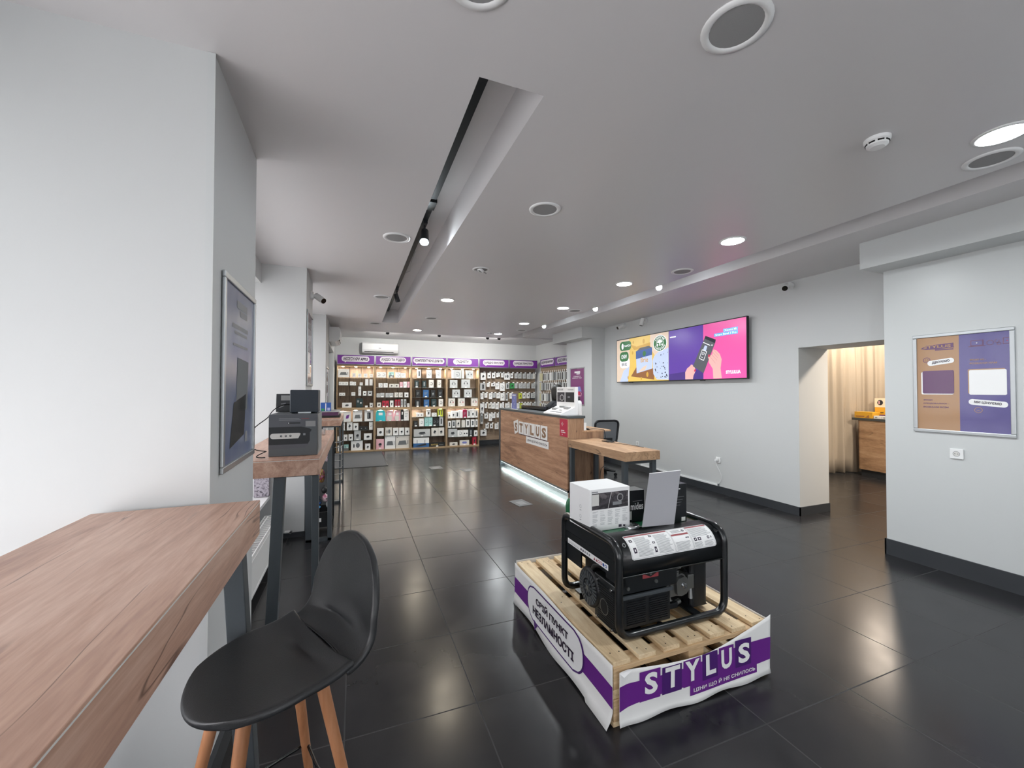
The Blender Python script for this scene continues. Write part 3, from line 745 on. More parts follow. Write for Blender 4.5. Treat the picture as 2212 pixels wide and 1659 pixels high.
x1, x2 = LX0+K*.50, LX0+K*.72
for a, c in ((LX0+.004, x1-.002), (x1+.002, x2-.002), (x2+.002, LX1-.004)):
    patch(a, c, s0+.004, s0+.0052, 'text_grey', .0020, 2); patch(a, a+.0012, s0+.004, s1-.004, 'text_grey', .0020, 12); patch(c-.0012, c, s0+.004, s1-.004, 'text_grey', .0020, 12); patch(a, c, s1-.0052, s1-.004, 'text_grey', .0020, 2)
patch(LX0+.006, x1-.004, s1-.016, s1-.006, 'sticker_red', .0022, 4)
patch(x1+.004, x2-.004, s1-.052, s1-.042, 'sticker_red', .0022, 4)
patch(x2+.004, LX1-.006, s1-.016, s1-.006, 'sticker_red', .0022, 4)
rnd = random.Random(4)
for cx0, cx1, sa, sb in ((LX0+.045, LX0+K*.25, s0+.012, s1-.024), (LX0+K*.31, x1-.01, s0+.012, s1-.024), (x1+.01, x2-.01, s0+.010, s0+.050), (x2+.008, LX1-.012, s0+.062, s1-.022), (x2+.008, LX0+K*.84, s0+.010, s0+.034), (LX0+K*.86, LX1-.012, s0+.010, s0+.034), (x1+.02, x2-.03, s1-.034, s1-.014)):
    s = sa
    while s < sb-.003:
        patch(cx0, cx1-rnd.uniform(0, .25)*(cx1-cx0), s, s+.0018, 'text_grey', .0021, 1); s += .0052
for px, ps, w, h in ((LX0+.016, s0+.085, .018, .014), (LX0+.020, s0+.030, .018, .026), (LX0+K*.265, s0+.10, .016, .012), (LX0+K*.265, s0+.062, .016, .010), (LX0+K*.265, s0+.020, .014, .026), (x2-.03, s1-.032, .014, .014), (x2-.035, s0+.062, .022, .006), (x2+.014, s0+.040, .018, .016), (x2+.040, s0+.040, .022, .016), (LX1-.05, s0+.042, .014, .014), (LX1-.028, s0+.045, .008, .008)):
    patch(px, px+w, ps, ps+h, 'ink', .0022, 3)
    patch(px+w*.3, px+w*.7, ps+h*.3, ps+h*.7, 'white_print', .0025, 1)
lab.build('warning_label', parent=gen)
# side gusset with recess and sticker, window side
SX = GX0-.004
b = MB(); gy0, gy1 = GY0+.012, GY1-.012
b.prism([(gy0, .600), (gy1, .600), (gy1, .705), (gy1-.03, .738), (gy0+.07, .745), (gy0+.02, .72), (gy0, .66)], 0, .006, 'sheet_black', xf=Matrix(((0, 0, 1, GX0-.003), (1, 0, 0, 0), (0, 1, 0, 0), (0, 0, 0, 1))))
b.bx(GX0-.006, GX0+.05, gy0+.02, gy1-.02, .668, .672, 'frame_black')
b.bx(GX0+.040, GX0+.046, gy0, gy1, .55, .70, 'sheet_black')
b.build('side_gusset', parent=gen)
F = frame((GX0-.0045, gy1-.04, .603), (0, -1, 0), (0, 0, 1))
b = MB(); b.rect(F, 0, 0, .42, .030, 'white_print', z=.001)
for k in range(9): b.rect(F, .008+k*.014, .008, .010, .003, 'text_grey', z=.002); b.rect(F, .008+k*.014, .016, .009, .002, 'text_grey', z=.002)
for k in range(5): b.disc(F, .155+k*.022, .015, .007, 'ink' if k < 2 else 'text_grey', z=.002, n=10); 
for k in range(2): b.add([(.285+k*.022, .007, .002), (.303+k*.022, .007, .002), (.294+k*.022, .023, .002)], [(0, 1, 2)], 'sticker_red', xf=F)
plain('icon_blue', '#2b4f9a', .5); plain('icon_pink', '#c87a8a', .5)
for k in range(4): b.disc(F, .335+k*.0215, .015, .009, 'icon_pink' if k < 2 else 'icon_blue', z=.002, n=14); b.disc(F, .335+k*.0215, .015, .005, 'white_print' if k != 2 else 'icon_blue', z=.0025, n=14)
b.build('sticker_strip', parent=gen)
# rear corner plate
b = MB(); b.bx(GX0+.004, GX0+.012, GY1-.19, GY1-.005, .50, .60, 'sheet_black'); b.bx(GX0, GX0+.2, GY1-.012, GY1-.004, .50, .60, 'sheet_black'); b.build('corner_plate', parent=gen)
# fuel tank
b = MB(); b.bx(GX0+.05, GX1-.06, GY0+.13, GY1-.02, .60, .745, 'tank_green'); ftk = b.build('fuel_tank', parent=gen, bevel=.02, seg=4)
b = MB(Matrix.Translation((1.475, 1.915, .742))); b.lathe([(.045, 0), (.045, .014), (.040, .02), (.036, .022), (.02, .016), (0, .015)], 'chrome'); b.build('fuel_cap', parent=ftk)
F = frame((1.405, 1.85, .7462), (1, .08, 0), (-.1, 1, 0)); b = MB(); b.rect(F, 0, 0, .085, .035, 'white_print', z=.001); b.rect(F, .008, .006, .022, .022, 'ink', z=.0015)
for k in range(4): b.rect(F, .038, .006+k*.007, .04, .002, 'text_grey', z=.0015)
b.build('tank_label', parent=ftk)
# front control housing, ventilated, with bright seam
b = MB(); hx0, hx1 = GX0+.03, GX0+.325
b.bx(hx0, hx1+.05, GY0+.012, GY0+.16, .505, .60, 'sheet_black'); b.bx(hx0, hx1, GY0+.008, GY0+.20, .335, .490, 'sheet_black'); chs = b.build('control_housing', parent=gen, bevel=.004)
b = MB(); b.bx(hx0-.01, hx1+.012, GY0-.002, GY0+.012, .486, .502, 'grey_metal'); b.build('seam_rail', parent=chs, bevel=.002)
b = MB()
for k in range(11):
    for q in range(2): b.bx(hx0+.02+q*.14, hx0+.135+q*.14, GY0+.003, GY0+.008, .352+k*.011, .3565+k*.011, 'black_plastic')
b.build('front_louvre', parent=chs)
for x, z in ((hx0+.03, .535), (hx1-.09, .545)):
    b = MB(); b.cyl((x, GY0+.012, z), (x, GY0+.004, z), .009, .009, 'engine_grey', n=12); b.build('bolt', parent=gen)
F = frame((1.36, GY0+.004, .574), (1, 0, 0), (0, 0, 1)); b = MB(); b.rect(F, 0, 0, .10, .038, 'sticker_red', z=.004)
b.add([(.015, .019, .005), (.05, .004, .005), (.085, .019, .005), (.05, .034, .005)], [(0, 1, 2, 3)], 'black_plastic', xf=F); b.disc(F, .05, .019, .007, 'engine_grey', z=.006); b.build('red_plate', parent=gen)
# alternator end cover with louvres, four bolts and a round port
ex = GX0+.010
b = MB(); b.bx(ex, ex+.12, GY0+.045, GY0+.235, .30, .535, 'sheet_black'); b.build('alternator_cover', parent=gen, bevel=.006)
b = MB()
for k in range(17): b.bx(ex-.004, ex, GY0+.055, GY0+.165 if 4 < k < 12 else GY0+.20, .31+k*.0115, .3145+k*.0115, 'black_plastic')
b.build('louvre', parent=gen)
b = MB(); F = frame((ex-.0055, GY0+.135, .395), (0, -1, 0), (0, 0, 1)); b.disc(F, 0, 0, .034, 'dark_hole', n=24, ry=.038); b.ring(F, 0, 0, .033, .038, 'engine_grey', z=.001, e=1.1); b.build('round_port', parent=gen)
for y, z in ((GY0+.205, .510), (GY0+.075, .508), (GY0+.205, .312), (GY0+.075, .308)):
    b = MB(); b.cyl((ex-.001, y, z), (ex-.009, y, z), .0095, .0085, 'chrome', n=12); b.build('bolt', parent=gen)
# recoil starter
c = Vector((GX0+.02, 1.965, .43))
b = MB(Matrix.Translation(c) @ Matrix.Rotation(-PI/2, 4, 'Y')); b.lathe([(.108, -.09), (.108, 0), (.102, .014), (.09, .02), (.075, .014), (.0, .014)], 'black_plastic', n=36); rh = b.build('recoil_housing', parent=gen)
b = MB(Matrix.Translation(c) @ Matrix.Rotation(-PI/2, 4, 'Y'))
for k in range(26):
    a = 2*PI*k/26; X = Matrix.Rotation(a, 4, 'Z'); b.bx(.048, .088, -.0055, .0055, .014, .023, 'grey_metal', xf=X)
for k in range(9):
    a = 2*PI*k/9; X = Matrix.Rotation(a, 4, 'Z'); b.bx(.012, .040, -.005, .005, .014, .021, 'grey_metal', xf=X)
b.cyl((0, 0, .01), (0, 0, .026), .012, .012, 'engine_grey'); b.build('vent_fins', parent=rh)
b = MB(); b.tube([c+Vector((.0, -.02, .11)), c+Vector((-.01, -.05, .14)), c+Vector((-.005, -.09, .155)), c+Vector((.02, -.13, .16))], .012, 'black_plastic'); b.build('starter_handle', parent=gen)
b = MB(); b.bx(1.29, 1.40, 1.86, 1.98, .50, .56, 'engine_grey'); b.cyl((1.30, 1.90, .54), (1.30, 1.90, .575), .02, .02, 'engine_grey'); b.build('carburettor', parent=gen, bevel=.006)
# engine block behind the housing, valve cover facing the viewer
b = MB(); b.bx(1.30, 1.62, 1.86, 2.14, .335, .55, 'black_metal'); b.build('engine_block', parent=gen, bevel=.02, seg=3)
b = MB(); b.bx(1.35, 1.56, 1.80, 1.98, .325, .48, 'black_metal'); b.cyl((1.30, 1.98, .43), (1.62, 1.98, .43), .10, .10, 'black_metal', n=28); b.build('alternator', parent=gen, bevel=.01)
b = MB()
for k in range(7): b.bx(1.585, 1.67+.004*(k % 2), 1.76+k*.022, 1.768+k*.022, .40, .535, 'engine_grey')
b.bx(1.60, 1.66, 1.75, 1.92, .405, .53, 'engine_grey'); b.build('cylinder_head', parent=gen, bevel=.002)
vc = Matrix.Translation((1.672, 1.752, .462)) @ Matrix.Rotation(PI/2, 4, 'X') @ Matrix.Rotation(.1, 4, 'Z')
shape = [(-.052, -.030), (-.045, -.050), (-.02, -.058), (.02, -.052), (.048, -.030), (.052, .0), (.035, .045), (.015, .058), (-.03, .055), (-.050, .035)]
b = MB(vc); b.prism(shape, -.02, 0, 'engine_grey'); b.prism([(x*.86, y*.86) for x, y in shape], 0, .022, 'engine_grey'); vcv = b.build('valve_cover', parent=gen, bevel=.007, seg=3)
b = MB(vc); b.cyl((.005, .004, .018), (.005, .004, .034), .014, .012, 'chrome', n=6); b.cyl((.005, .004, .018), (.005, .004, .024), .02, .02, 'chrome'); b.build('cover_bolt', parent=vcv)
b = MB(); b.prism([(1.555, .40), (1.61, .41), (1.615, .53), (1.60, .545), (1.575, .535), (1.56, .50), (1.545, .51), (1.55, .47)], -1.80, -1.79, 'alu', xf=Matrix(((1, 0, 0, 0), (0, 0, -1, 0), (0, 1, 0, 0), (0, 0, 0, 1)))); b.build('heat_shield', parent=gen)
b = MB(); b.tube([(1.66, 1.78, .53), (1.68, 1.77, .555), (1.72, 1.79, .545), (1.76, 1.80, .50)], .010, 'black_plastic'); b.tube([(1.60, 1.80, .53), (1.63, 1.76, .56), (1.68, 1.76, .55)], .005, 'alu'); b.build('spark_plug_lead', parent=gen)
b = MB(); b.tube([(1.62, 1.80, .40), (1.63, 1.79, .36), (1.66, 1.785, .345), (1.70, 1.79, .35)], .014, 'engine_grey'); b.bx(1.58, 1.66, 1.76, 1.80, .335, .365, 'black_metal'); b.build('exhaust_pipe', parent=gen)
b = MB(); b.bx(1.735, 1.785, 1.76, 1.83, .42, .50, 'engine_grey'); b.cyl((1.76, 1.77, .42), (1.76, 1.77, .365), .008, .012, 'alu'); b.build('choke_lever', parent=gen, bevel=.004)
b = MB(); b.prism([(1.755, 1.76), (1.875, 1.76), (1.888, 1.80), (1.888, 1.98), (1.755, 1.98)], .315, .555, 'black_plastic'); b.build('air_filter', parent=gen, bevel=.022, seg=4)
b = MB(); b.tube([(1.76, 1.79, .565), (1.80, 1.77, .575), (1.85, 1.79, .56), (1.87, 1.84, .53)], .009, 'black_plastic'); b.build('breather_hose', parent=gen)
b = MB(); b.tube([(GX0+.03, 1.90, .305), (GX0+.02, 1.87, .34), (GX0+.03, 1.84, .325), (GX0+.05, 1.83, .30)], .004, 'white_plastic'); b.build('ground_lead', parent=gen)
# ----- things on top of the generator
def carton(name, label, o, yaw, w, d, h, mat='white_print', bevel=.002, cat='box', group=None):
    """box standing at o, front face towards -y after yaw; returns root and the frames of its front and left faces"""
    t = thing(name, label, cat, o, group); X = Matrix.Translation(o) @ Matrix.Rotation(yaw, 4, 'Z')
    b = MB(X); b.bx(0, w, 0, d, 0, h, mat); b.build('carton', parent=t, bevel=bevel)
    Ff = X @ Matrix(((1, 0, 0, 0), (0, 0, -1, 0), (0, 1, 0, 0), (0, 0, 0, 1)))
    Fl = X @ Matrix(((0, 0, -1, 0), (-1, 0, 0, d), (0, 1, 0, 0), (0, 0, 0, 1)))
    return t, Ff, Fl
speckle('photo_dark', ['#1d1b20', '#2d2a30', '#4a464b', '#2a272c', '#6a6466'], 14)
t, F, Fl = carton('white_product_box', 'white retail box with a dark photo band on top of the black generator', (1.205, 1.922, .7465), math.radians(1.5), .268, .215, .232)
b = MB(); b.rect(F, .012, .120, .244, .090, 'photo_dark', z=.001); b.rect(F, .012, .142, .045, .062, 'off_white', z=.0018); b.rect(F, .010, .214, .042, .006, 'text_grey', z=.001)
b.line(F, [(.118, .122), (.140, .208)], .0025, 'white_print', z=.002)
b.disc(F, .200, .175, .022, 'grille', z=.0015); b.disc(F, .200, .175, .016, 'photo_dark', z=.002); b.rect(F, .15, .135, .06, .018, 'text_grey', z=.0012); b.build('photo_band', parent=t)
b = MB(); rnd = random.Random(2)
for c_ in range(5):
    y = .108
    while y > .03: b.rect(F, .016+c_*.050, y, rnd.uniform(.02, .036), .0012, 'text_grey', z=.001); y -= .0048 if rnd.random() > .25 else .010
b.rect(F, .190, .008, .020, .014, 'ink', z=.001); b.rect(F, .220, .010, .018, .008, 'ink', z=.001)
for k in range(2): b.ring(Fl, .12, .12-.055*k, .008, .0095, 'text_grey', z=.001); b.rect(Fl, .112, .098-.055*k, .016, .003, 'text_grey', z=.001)
b.build('printed_text', parent=t)
plain('box_black', '#14171b', .4)
t, F, Fl = carton('black_product_box', 'black retail box with white lettering between the white box and the acrylic sheet', (1.49, 1.99, .7465), 0, .135, .09, .185, 'box_black')
b = MB(); b.text('mides', F, .036, .070, .090, .042, 'white_print', .02, z=.001); b.rect(F, .05, .120, .07, .003, 'text_grey', z=.001); b.rect(F, .015, .014, .028, .05, 'off_white', z=.001); b.build('lettering', parent=t)
t, F, Fl = carton('black_product_box', 'slim black retail box with small white print behind the acrylic sheet', (1.698, 1.884, .7465), 0, .150, .09, .226, 'box_black')
b = MB(); b.rect(F, .09, .195, .012, .006, 'white_print', z=.001)
for k in range(4): b.rect(F, .07, .15-k*.016, .06-.01*k, .0018, 'text_grey', z=.001)
b.rect(F, .110, .006, .030, .024, 'off_white', z=.001); b.build('printed_text', parent=t)
m, tt, bs = mk('acrylic'); bs.inputs['Base Color'].default_value = (.36, .36, .385, 1); bs.inputs['Roughness'].default_value = .18; bs.inputs['Coat Weight'].default_value = .5
t = thing('acrylic_price_holder', 'tilted blank acrylic price holder standing on the black generator', 'sign holder', (1.59, 1.83, .757))
q = [Vector((1.482, 1.832, .772)), Vector((1.700, 1.826, .765)), Vector((1.806, 1.885, 1.052)), Vector((1.578, 1.885, 1.049))]
n = Vector((0, .0035, 0))
b = MB(); vs = q+[p+n for p in q]; b.add(vs, [(0, 1, 2, 3), (7, 6, 5, 4), (0, 4, 5, 1), (1, 5, 6, 2), (2, 6, 7, 3), (3, 7, 4, 0)], 'acrylic'); b.build('sheet', parent=t)
b = MB(); b.tube([q[2]+n*.5, q[3]+n*.5], .0025, 'white_print'); b.build('folded_edge', parent=t)
b = MB(); b.add([q[0]+n, q[1]+n, q[1]+n+Vector((0, .08, -.018)), q[0]+n+Vector((0, .08, -.022))], [(0, 1, 2, 3)], 'acrylic'); b.build('foot', parent=t)
# ----- green generator behind the pallets
t = thing('portable_generator', 'green portable generator on the floor behind the pallets, mostly hidden', 'generator', (1.93, 3.08, 0))
b = MB(); x0, x1, y0, y1, zt = 1.70, 2.20, 2.86, 3.06, .60
b.tube(rounded([(x0, y0, .03), (x0, y1, .03), (x0, y1, zt), (x1, y1, zt), (x1, y1, .03), (x1, y0, .03), (x1, y0, zt), (x0, y0, zt)], .06, closed=True), .02, 'tank_green', closed=True, n=12); b.build('tube_frame', parent=t)
b = MB(); b.bx(x0+.05, x1-.05, y0+.04, y1-.04, .40, .50, 'tank_green'); b.build('fuel_tank', parent=t, bevel=.025, seg=3)
b = MB(); b.bx(x0+.08, x1-.1, y0+.06, y1-.06, .08, .38, 'black_metal'); b.build('engine_block', parent=t, bevel=.02)
b = MB(Matrix.Translation((x0+.14, y0+.14, .50))); b.lathe([(.035, 0), (.035, .03), (.02, .035), (0, .035)], 'chrome'); b.build('fuel_cap', parent=t)
# ================================================================= reception counter
CX, CY0, CY1, CT = 2.80, 5.05, 7.95, 1.165
t = thing('reception_counter', 'oak reception counter with dark top and white letter tiles, lit from below', 'counter', (2.95, 6.5, 0))
b = MB(); b.bx(CX, CX+.022, CY0, CY1-.09, .115, CT-.035, 'oak_counter'); b.build('front_panel', parent=t)
b = MB(); b.bx(CX-.004, CX+.27, CY1-.09, CY1, .0, CT-.035, 'grey_metal'); b.build('end_post', parent=t, bevel=.002)
plain('counter_top', '#4a5052', .35)
b = MB(); b.bx(CX-.01, CX+.285, CY0-.01, CY1+.01, CT-.035, CT, 'counter_top'); b.build('countertop', parent=t, bevel=.002)
b = MB(); b.bx(CX+.022, CX+.265, CY0+.0, CY0+.022, .72, CT-.035, 'oak_counter_v'); b.bx(CX+.022, CX+.60, CY0+.0, CY0+.022, 0, .72, 'oak_counter_v'); b.bx(CX+.265, CX+.60, CY0, CY0+.022, .72, .930, 'oak_counter_v'); b.build('side_panel', parent=t)
b = MB(); b.bx(CX+.245, CX+.265, CY0+.022, CY1-.09, .0, CT-.035, 'oak_counter_v'); b.build('back_panel', parent=t)
b = MB(); b.bx(CX+.24, CX+.72, CY0-.005, CY1-.1, .930, .952, 'oak_desk'); b.build('inner_worktop', parent=t)
b = MB(); b.bx(CX-.002, CX+.06, CY0+.0, CY1-.09, .085, .113, 'alu'); b.build('light_channel', parent=t)
b = MB(); b.bx(CX+.006, CX+.050, CY0+.03, CY1-.12, .080, .085, 'led_strip'); b.build('light_strip', parent=t)
b = MB(); b.bx(CX+.085, CX+.10, CY0+.02, CY1-.09, .0, .115, 'alu'); b.build('plinth', parent=t)
b = MB(); b.bx(CX+.0, CX+.09, CY0+.0, CY0+.02, .085, .113, 'white_plastic'); b.build('channel_cap', parent=t)
# logo tiles on the front (surface x = CX facing -x)
def FC(y, z): return frame((CX-.001, y, z), (0, -1, 0), (0, 0, 1))
def rows_px(*a): pass
F = FC(6.99, 0)            # local x grows towards the viewer
b = MB()
b.add([(-.133, .943, .004), (-.068, .713, .004), (.098, .765, .004), (.098, .998, .004)], [(0, 1, 2, 3)], 'white_print', xf=F)
TL = [(.126, .236, 'T'), (.374, .218, 'Y'), (.606, .236, 'L'), (.855, .195, 'U'), (1.066, .243, 'S')]
for x, w, ch in TL: b.rect(F, x, .745, w, .222, 'white_print', z=.004)
b.build('letter_tile', parent=t)
b = MB(); b.text('S', F, -.065, .775, .125, .155, 'oak_counter_v', .05, z=.0055); b.build('letter', parent=t)
for x, w, ch in TL: b = MB(); b.text(ch, F, x+w*.17, .772, w*.64, .165, 'oak_counter_v', .05, z=.0055); b.build('letter', parent=t)
b = MB(); b.rect(F, .468, .615, .885, .115, 'white_print', z=.004); b.text('ЦІНИ ЩО Й НЕ СНИЛОСЬ', F, .52, .645, .78, .055, 'ink', .01, z=.0055); b.build('slogan_plate', parent=t)
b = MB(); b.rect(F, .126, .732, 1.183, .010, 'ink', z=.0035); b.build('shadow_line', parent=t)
F = FC(5.285, 0)
b = MB(); b.rect(F, .01, .865, .235, .250, 'red_print', z=.003)
for dx, dy in ((0, .02), (.02, 0), (0, -.02), (-.02, 0)): b.ring(F, .09+dx, 1.045+dy, .006, .010, 'white_print', z=.004, n=12)
b.rect(F, .05, .945, .10, .012, 'white_print', z=.004); b.rect(F, .05, .92, .13, .012, 'white_print', z=.004); b.add([(.075, .90, .004), (.105, .90, .004), (.09, .882, .004)], [(0, 1, 2)], 'white_print', xf=F); b.build('red_sticker', parent=t)
# slatted vertical support frame under the side table
t = thing('side_table', 'low oak table with dark steel legs joined to the near end of the counter', 'table', (3.05, 4.4, 0))
b = MB(); b.bx(2.803, 3.285, 3.745, 5.038, .735, .838, 'oak_desk'); b.build('tabletop', parent=t, bevel=.002)
for x, y in ((2.845, 5.0), (3.235, 5.0), (2.845, 3.81), (3.235, 3.81)):
    b = MB(); b.bx(x-.028, x+.028, y-.028, y+.028, 0, .735, 'grey_metal'); b.build('leg', parent=t, bevel=.003)
for y in (5.0, 3.81):
    b = MB(); b.bx(2.873, 3.207, y-.02, y+.02, .695, .735, 'grey_metal'); b.build('top_rail', parent=t); b = MB(); b.bx(2.873, 3.207, y-.02, y+.02, .0, .04, 'grey_metal'); b.build('bottom_rail', parent=t)
for z in (.10, .22):
    for x in (2.83, 2.86):
        b = MB(); F = frame((x, 4.971, z), (1, 0, 0), (0, 0, 1)); b.disc(F, 0, 0, .006, 'white_plastic', z=.001, ry=.014); b.build('cable_clip', parent=t)
t = thing('mobile_phone', 'dark phone lying on the low oak table beside the counter', 'phone', (3.18, 4.62, .838))
b = MB(); b.bx(3.13, 3.24, 4.56, 4.70, .838, .848, 'black_gloss'); b.build('body', parent=t, bevel=.003)
b = MB(); b.tube([(3.16, 4.56, .843), (3.2, 4.4, .841), (3.24, 4.2, .841), (3.26, 4.0, .841)], .003, 'black_plastic'); b.build('cable', parent=t)
# scanner and cable on the inner worktop
t = thing('barcode_scanner', 'grey-green barcode scanner with black cable on the inner counter worktop', 'scanner', (3.13, 5.25, .952))
b = MB(); b.tube([(3.10, 5.40, .975), (3.12, 5.30, .99), (3.14, 5.2, .985)], [.03, .034, .022], 'tank_grey' if 'tank_grey' in MATS else 'grille'); b.build('head', parent=t)
b = MB(); b.tube([(3.14, 5.22, .985), (3.17, 5.14, .966), (3.18, 5.1, .960)], .014, 'black_plastic'); b.build('handle', parent=t)
b = MB(); b.tube(bez((3.18, 5.1, .960), (3.27, 5.25, .955), (3.40, 5.2, .955), (3.40, 5.044, .955), 10)+bez((3.40, 5.036, .95), (3.42, 5.03, .85), (3.50, 5.034, .45), (3.38, 5.034, .42), 12)+bez((3.38, 5.034, .42), (3.30, 5.034, .40), (3.33, 5.034, .1), (3.33, 5.034, .02), 8), .004, 'black_plastic'); b.build('cable', parent=t)
t = thing('card_terminal', 'small white card standing at the worktop corner behind the counter', 'card', (3.11, 5.1, .952))
b = MB(); b.bx(3.075, 3.12, 5.07, 5.09, .952, 1.06, 'white_plastic'); b.build('card', parent=t, bevel=.002)
# things standing on the counter top
def P3(d): return Vector(d)
t = thing('product_display_stand', 'white cardboard display stand with picture back and sample earphones on the counter', 'display stand', (2.95, 5.35, CT))
dz = CT
b = MB(); prof = [(0, 0), (.47, 0), (.47, .02), (.0, .02)]
x0, x1, y0, y1 = 2.83, 3.055, 5.13, 5.56
# sloping tray: low edge towards the aisle (-x side), high at the back
T2 = Matrix(((0, 0, 1, 0), (1, 0, 0, 0), (0, 1, 0, 0), (0, 0, 0, 1)))
b = MB(); b.add([(2.795, 5.24, dz), (2.795, 5.82, dz), (3.03, 5.82, dz), (3.03, 5.24, dz), (2.795, 5.24, dz+.02), (2.795, 5.82, dz+.02), (3.03, 5.82, dz+.115), (3.03, 5.24, dz+.115)], [(3, 2, 1, 0), (4, 5, 6, 7), (0, 1, 5, 4), (2, 3, 7, 6), (1, 2, 6, 5), (3, 0, 4, 7)], 'white_print'); b.build('tray', parent=t)
b = MB(); b.bx(3.03, 3.084, 5.24, 5.82, dz, dz+.415, 'white_print'); b.build('back_board', parent=t, bevel=.002)
F = frame((3.0295, 5.82, dz), (0, -1, 0), (0, 0, 1)) @ Matrix.Diagonal((1.45, 1.12, 1, 1))
b = MB(); b.rect(F, .015, .165, .17, .135, 'photo_dark', z=.001); b.rect(F, .20, .165, .185, .135, 'box_black', z=.001); b.rect(F, .25, .225, .05, .02, 'text_grey', z=.0015); b.ring(F, .125, .225, .035, .042, 'white_print', z=.002)
b.text('ANDOSINE', F, .02, .325, .13, .024, 'text_grey', .02, z=.001); b.rect(F, .25, .330, .12, .007, 'text_grey', z=.001); b.build('printed_board', parent=t)
def slope(x): return dz+.02+(x-2.795)/(.225)*.095
b = MB()
for (x, y, w, d, h, m) in ((2.83, 5.30, .03, .36, .004, 'text_grey'), (2.87, 5.34, .05, .10, .02, 'white_plastic'), (2.94, 5.30, .06, .13, .022, 'grille'), (2.98, 5.46, .03, .18, .02, 'alu'), (2.89, 5.60, .07, .12, .02, 'grille')):
    z = slope(x+w/2); b = MB(); b.bx(x, x+w, y, y+d, z-.012, z+h, m); b.build('sample', parent=t, bevel=.003)
b = MB(); b.tube([(2.90+.035*math.cos(a), 5.50+.05*math.sin(a), slope(2.90+.035*math.cos(a))+.01) for a in [k*PI/6 for k in range(12)]], .006, 'white_plastic', closed=True); b.build('sample_headphones', parent=t)
t = thing('white_bottle', 'white rounded bottle with black pump behind the display stand', 'bottle', (3.10, 5.33, .952))
b = MB(Matrix.Translation((3.135, 5.30, .9525))); b.lathe([(0, 0), (.038, 0), (.042, .01), (.042, .37), (.036, .41), (.018, .425), (0, .43)], 'white_plastic'); b.build('body', parent=t)
b = MB(Matrix.Translation((3.135, 5.30, 1.38))); b.lathe([(.014, 0), (.014, .03), (.008, .034), (.008, .055), (0, .055)], 'black_plastic'); b.bx(-.035, .01, -.006, .006, .045, .057, 'black_plastic'); b.build('pump', parent=t)
plain('banner_blue', '#7f86c6', .5); plain('banner_blue2', '#b9bde6', .5)
t = thing('table_tent', 'tall narrow violet-blue promotional stand at the far end of the counter', 'sign', (2.93, 6.9, CT))
b = MB(); b.bx(2.86, 2.865, 7.15, 7.38, CT+.01, CT+.30, 'banner_blue'); F = frame((2.8598, 7.38, CT), (0, -1, 0), (0, 0, 1))
t.location = (2.87, 7.26, CT); WLOC[t.name] = Vector((2.87, 7.26, CT))
for k in range(5): b.ring(F, .11+.03*(k % 2), .05+k*.055, .012, .02, 'banner_blue2', z=.001)
b.rect(F, .03, .262, .17, .02, 'white_print', z=.001); b.build('printed_panel', parent=t)
b = MB(); b.bx(2.84, 2.90, 7.15, 7.38, CT, CT+.012, 'white_plastic'); b.build('base', parent=t)
# monitor, printer-like box behind the counter
t = thing('flat_monitor', 'dark flat monitor lying low behind the counter near the pegboard', 'monitor', (3.3, 7.2, .952))
b = MB(); b.bx(3.20, 3.235, 6.55, 7.72, 1.0, 1.235, 'box_dark' if 'box_dark' in MATS else 'black_gloss'); b.build('screen', parent=t, bevel=.004); b = MB(); b.bx(3.15, 3.30, 7.0, 7.2, .952, .965, 'black_plastic'); b.bx(3.205, 3.23, 7.07, 7.13, .96, 1.02, 'black_plastic'); b.build('stand', parent=t)
t = thing('receipt_printer', 'black ribbed rounded printer behind the counter left of the display stand', 'printer', (3.22, 5.95, .952))
b = MB(); b.bx(3.13, 3.36, 5.75, 6.2, .952, 1.235, 'black_plastic'); b.build('body', parent=t, bevel=.05, seg=4)
b = MB(); [b.bx(3.124, 3.131, 5.80, 6.15, 1.03+k*.04, 1.045+k*.04, 'grey_metal') for k in range(4)]; b.build('rib', parent=t)
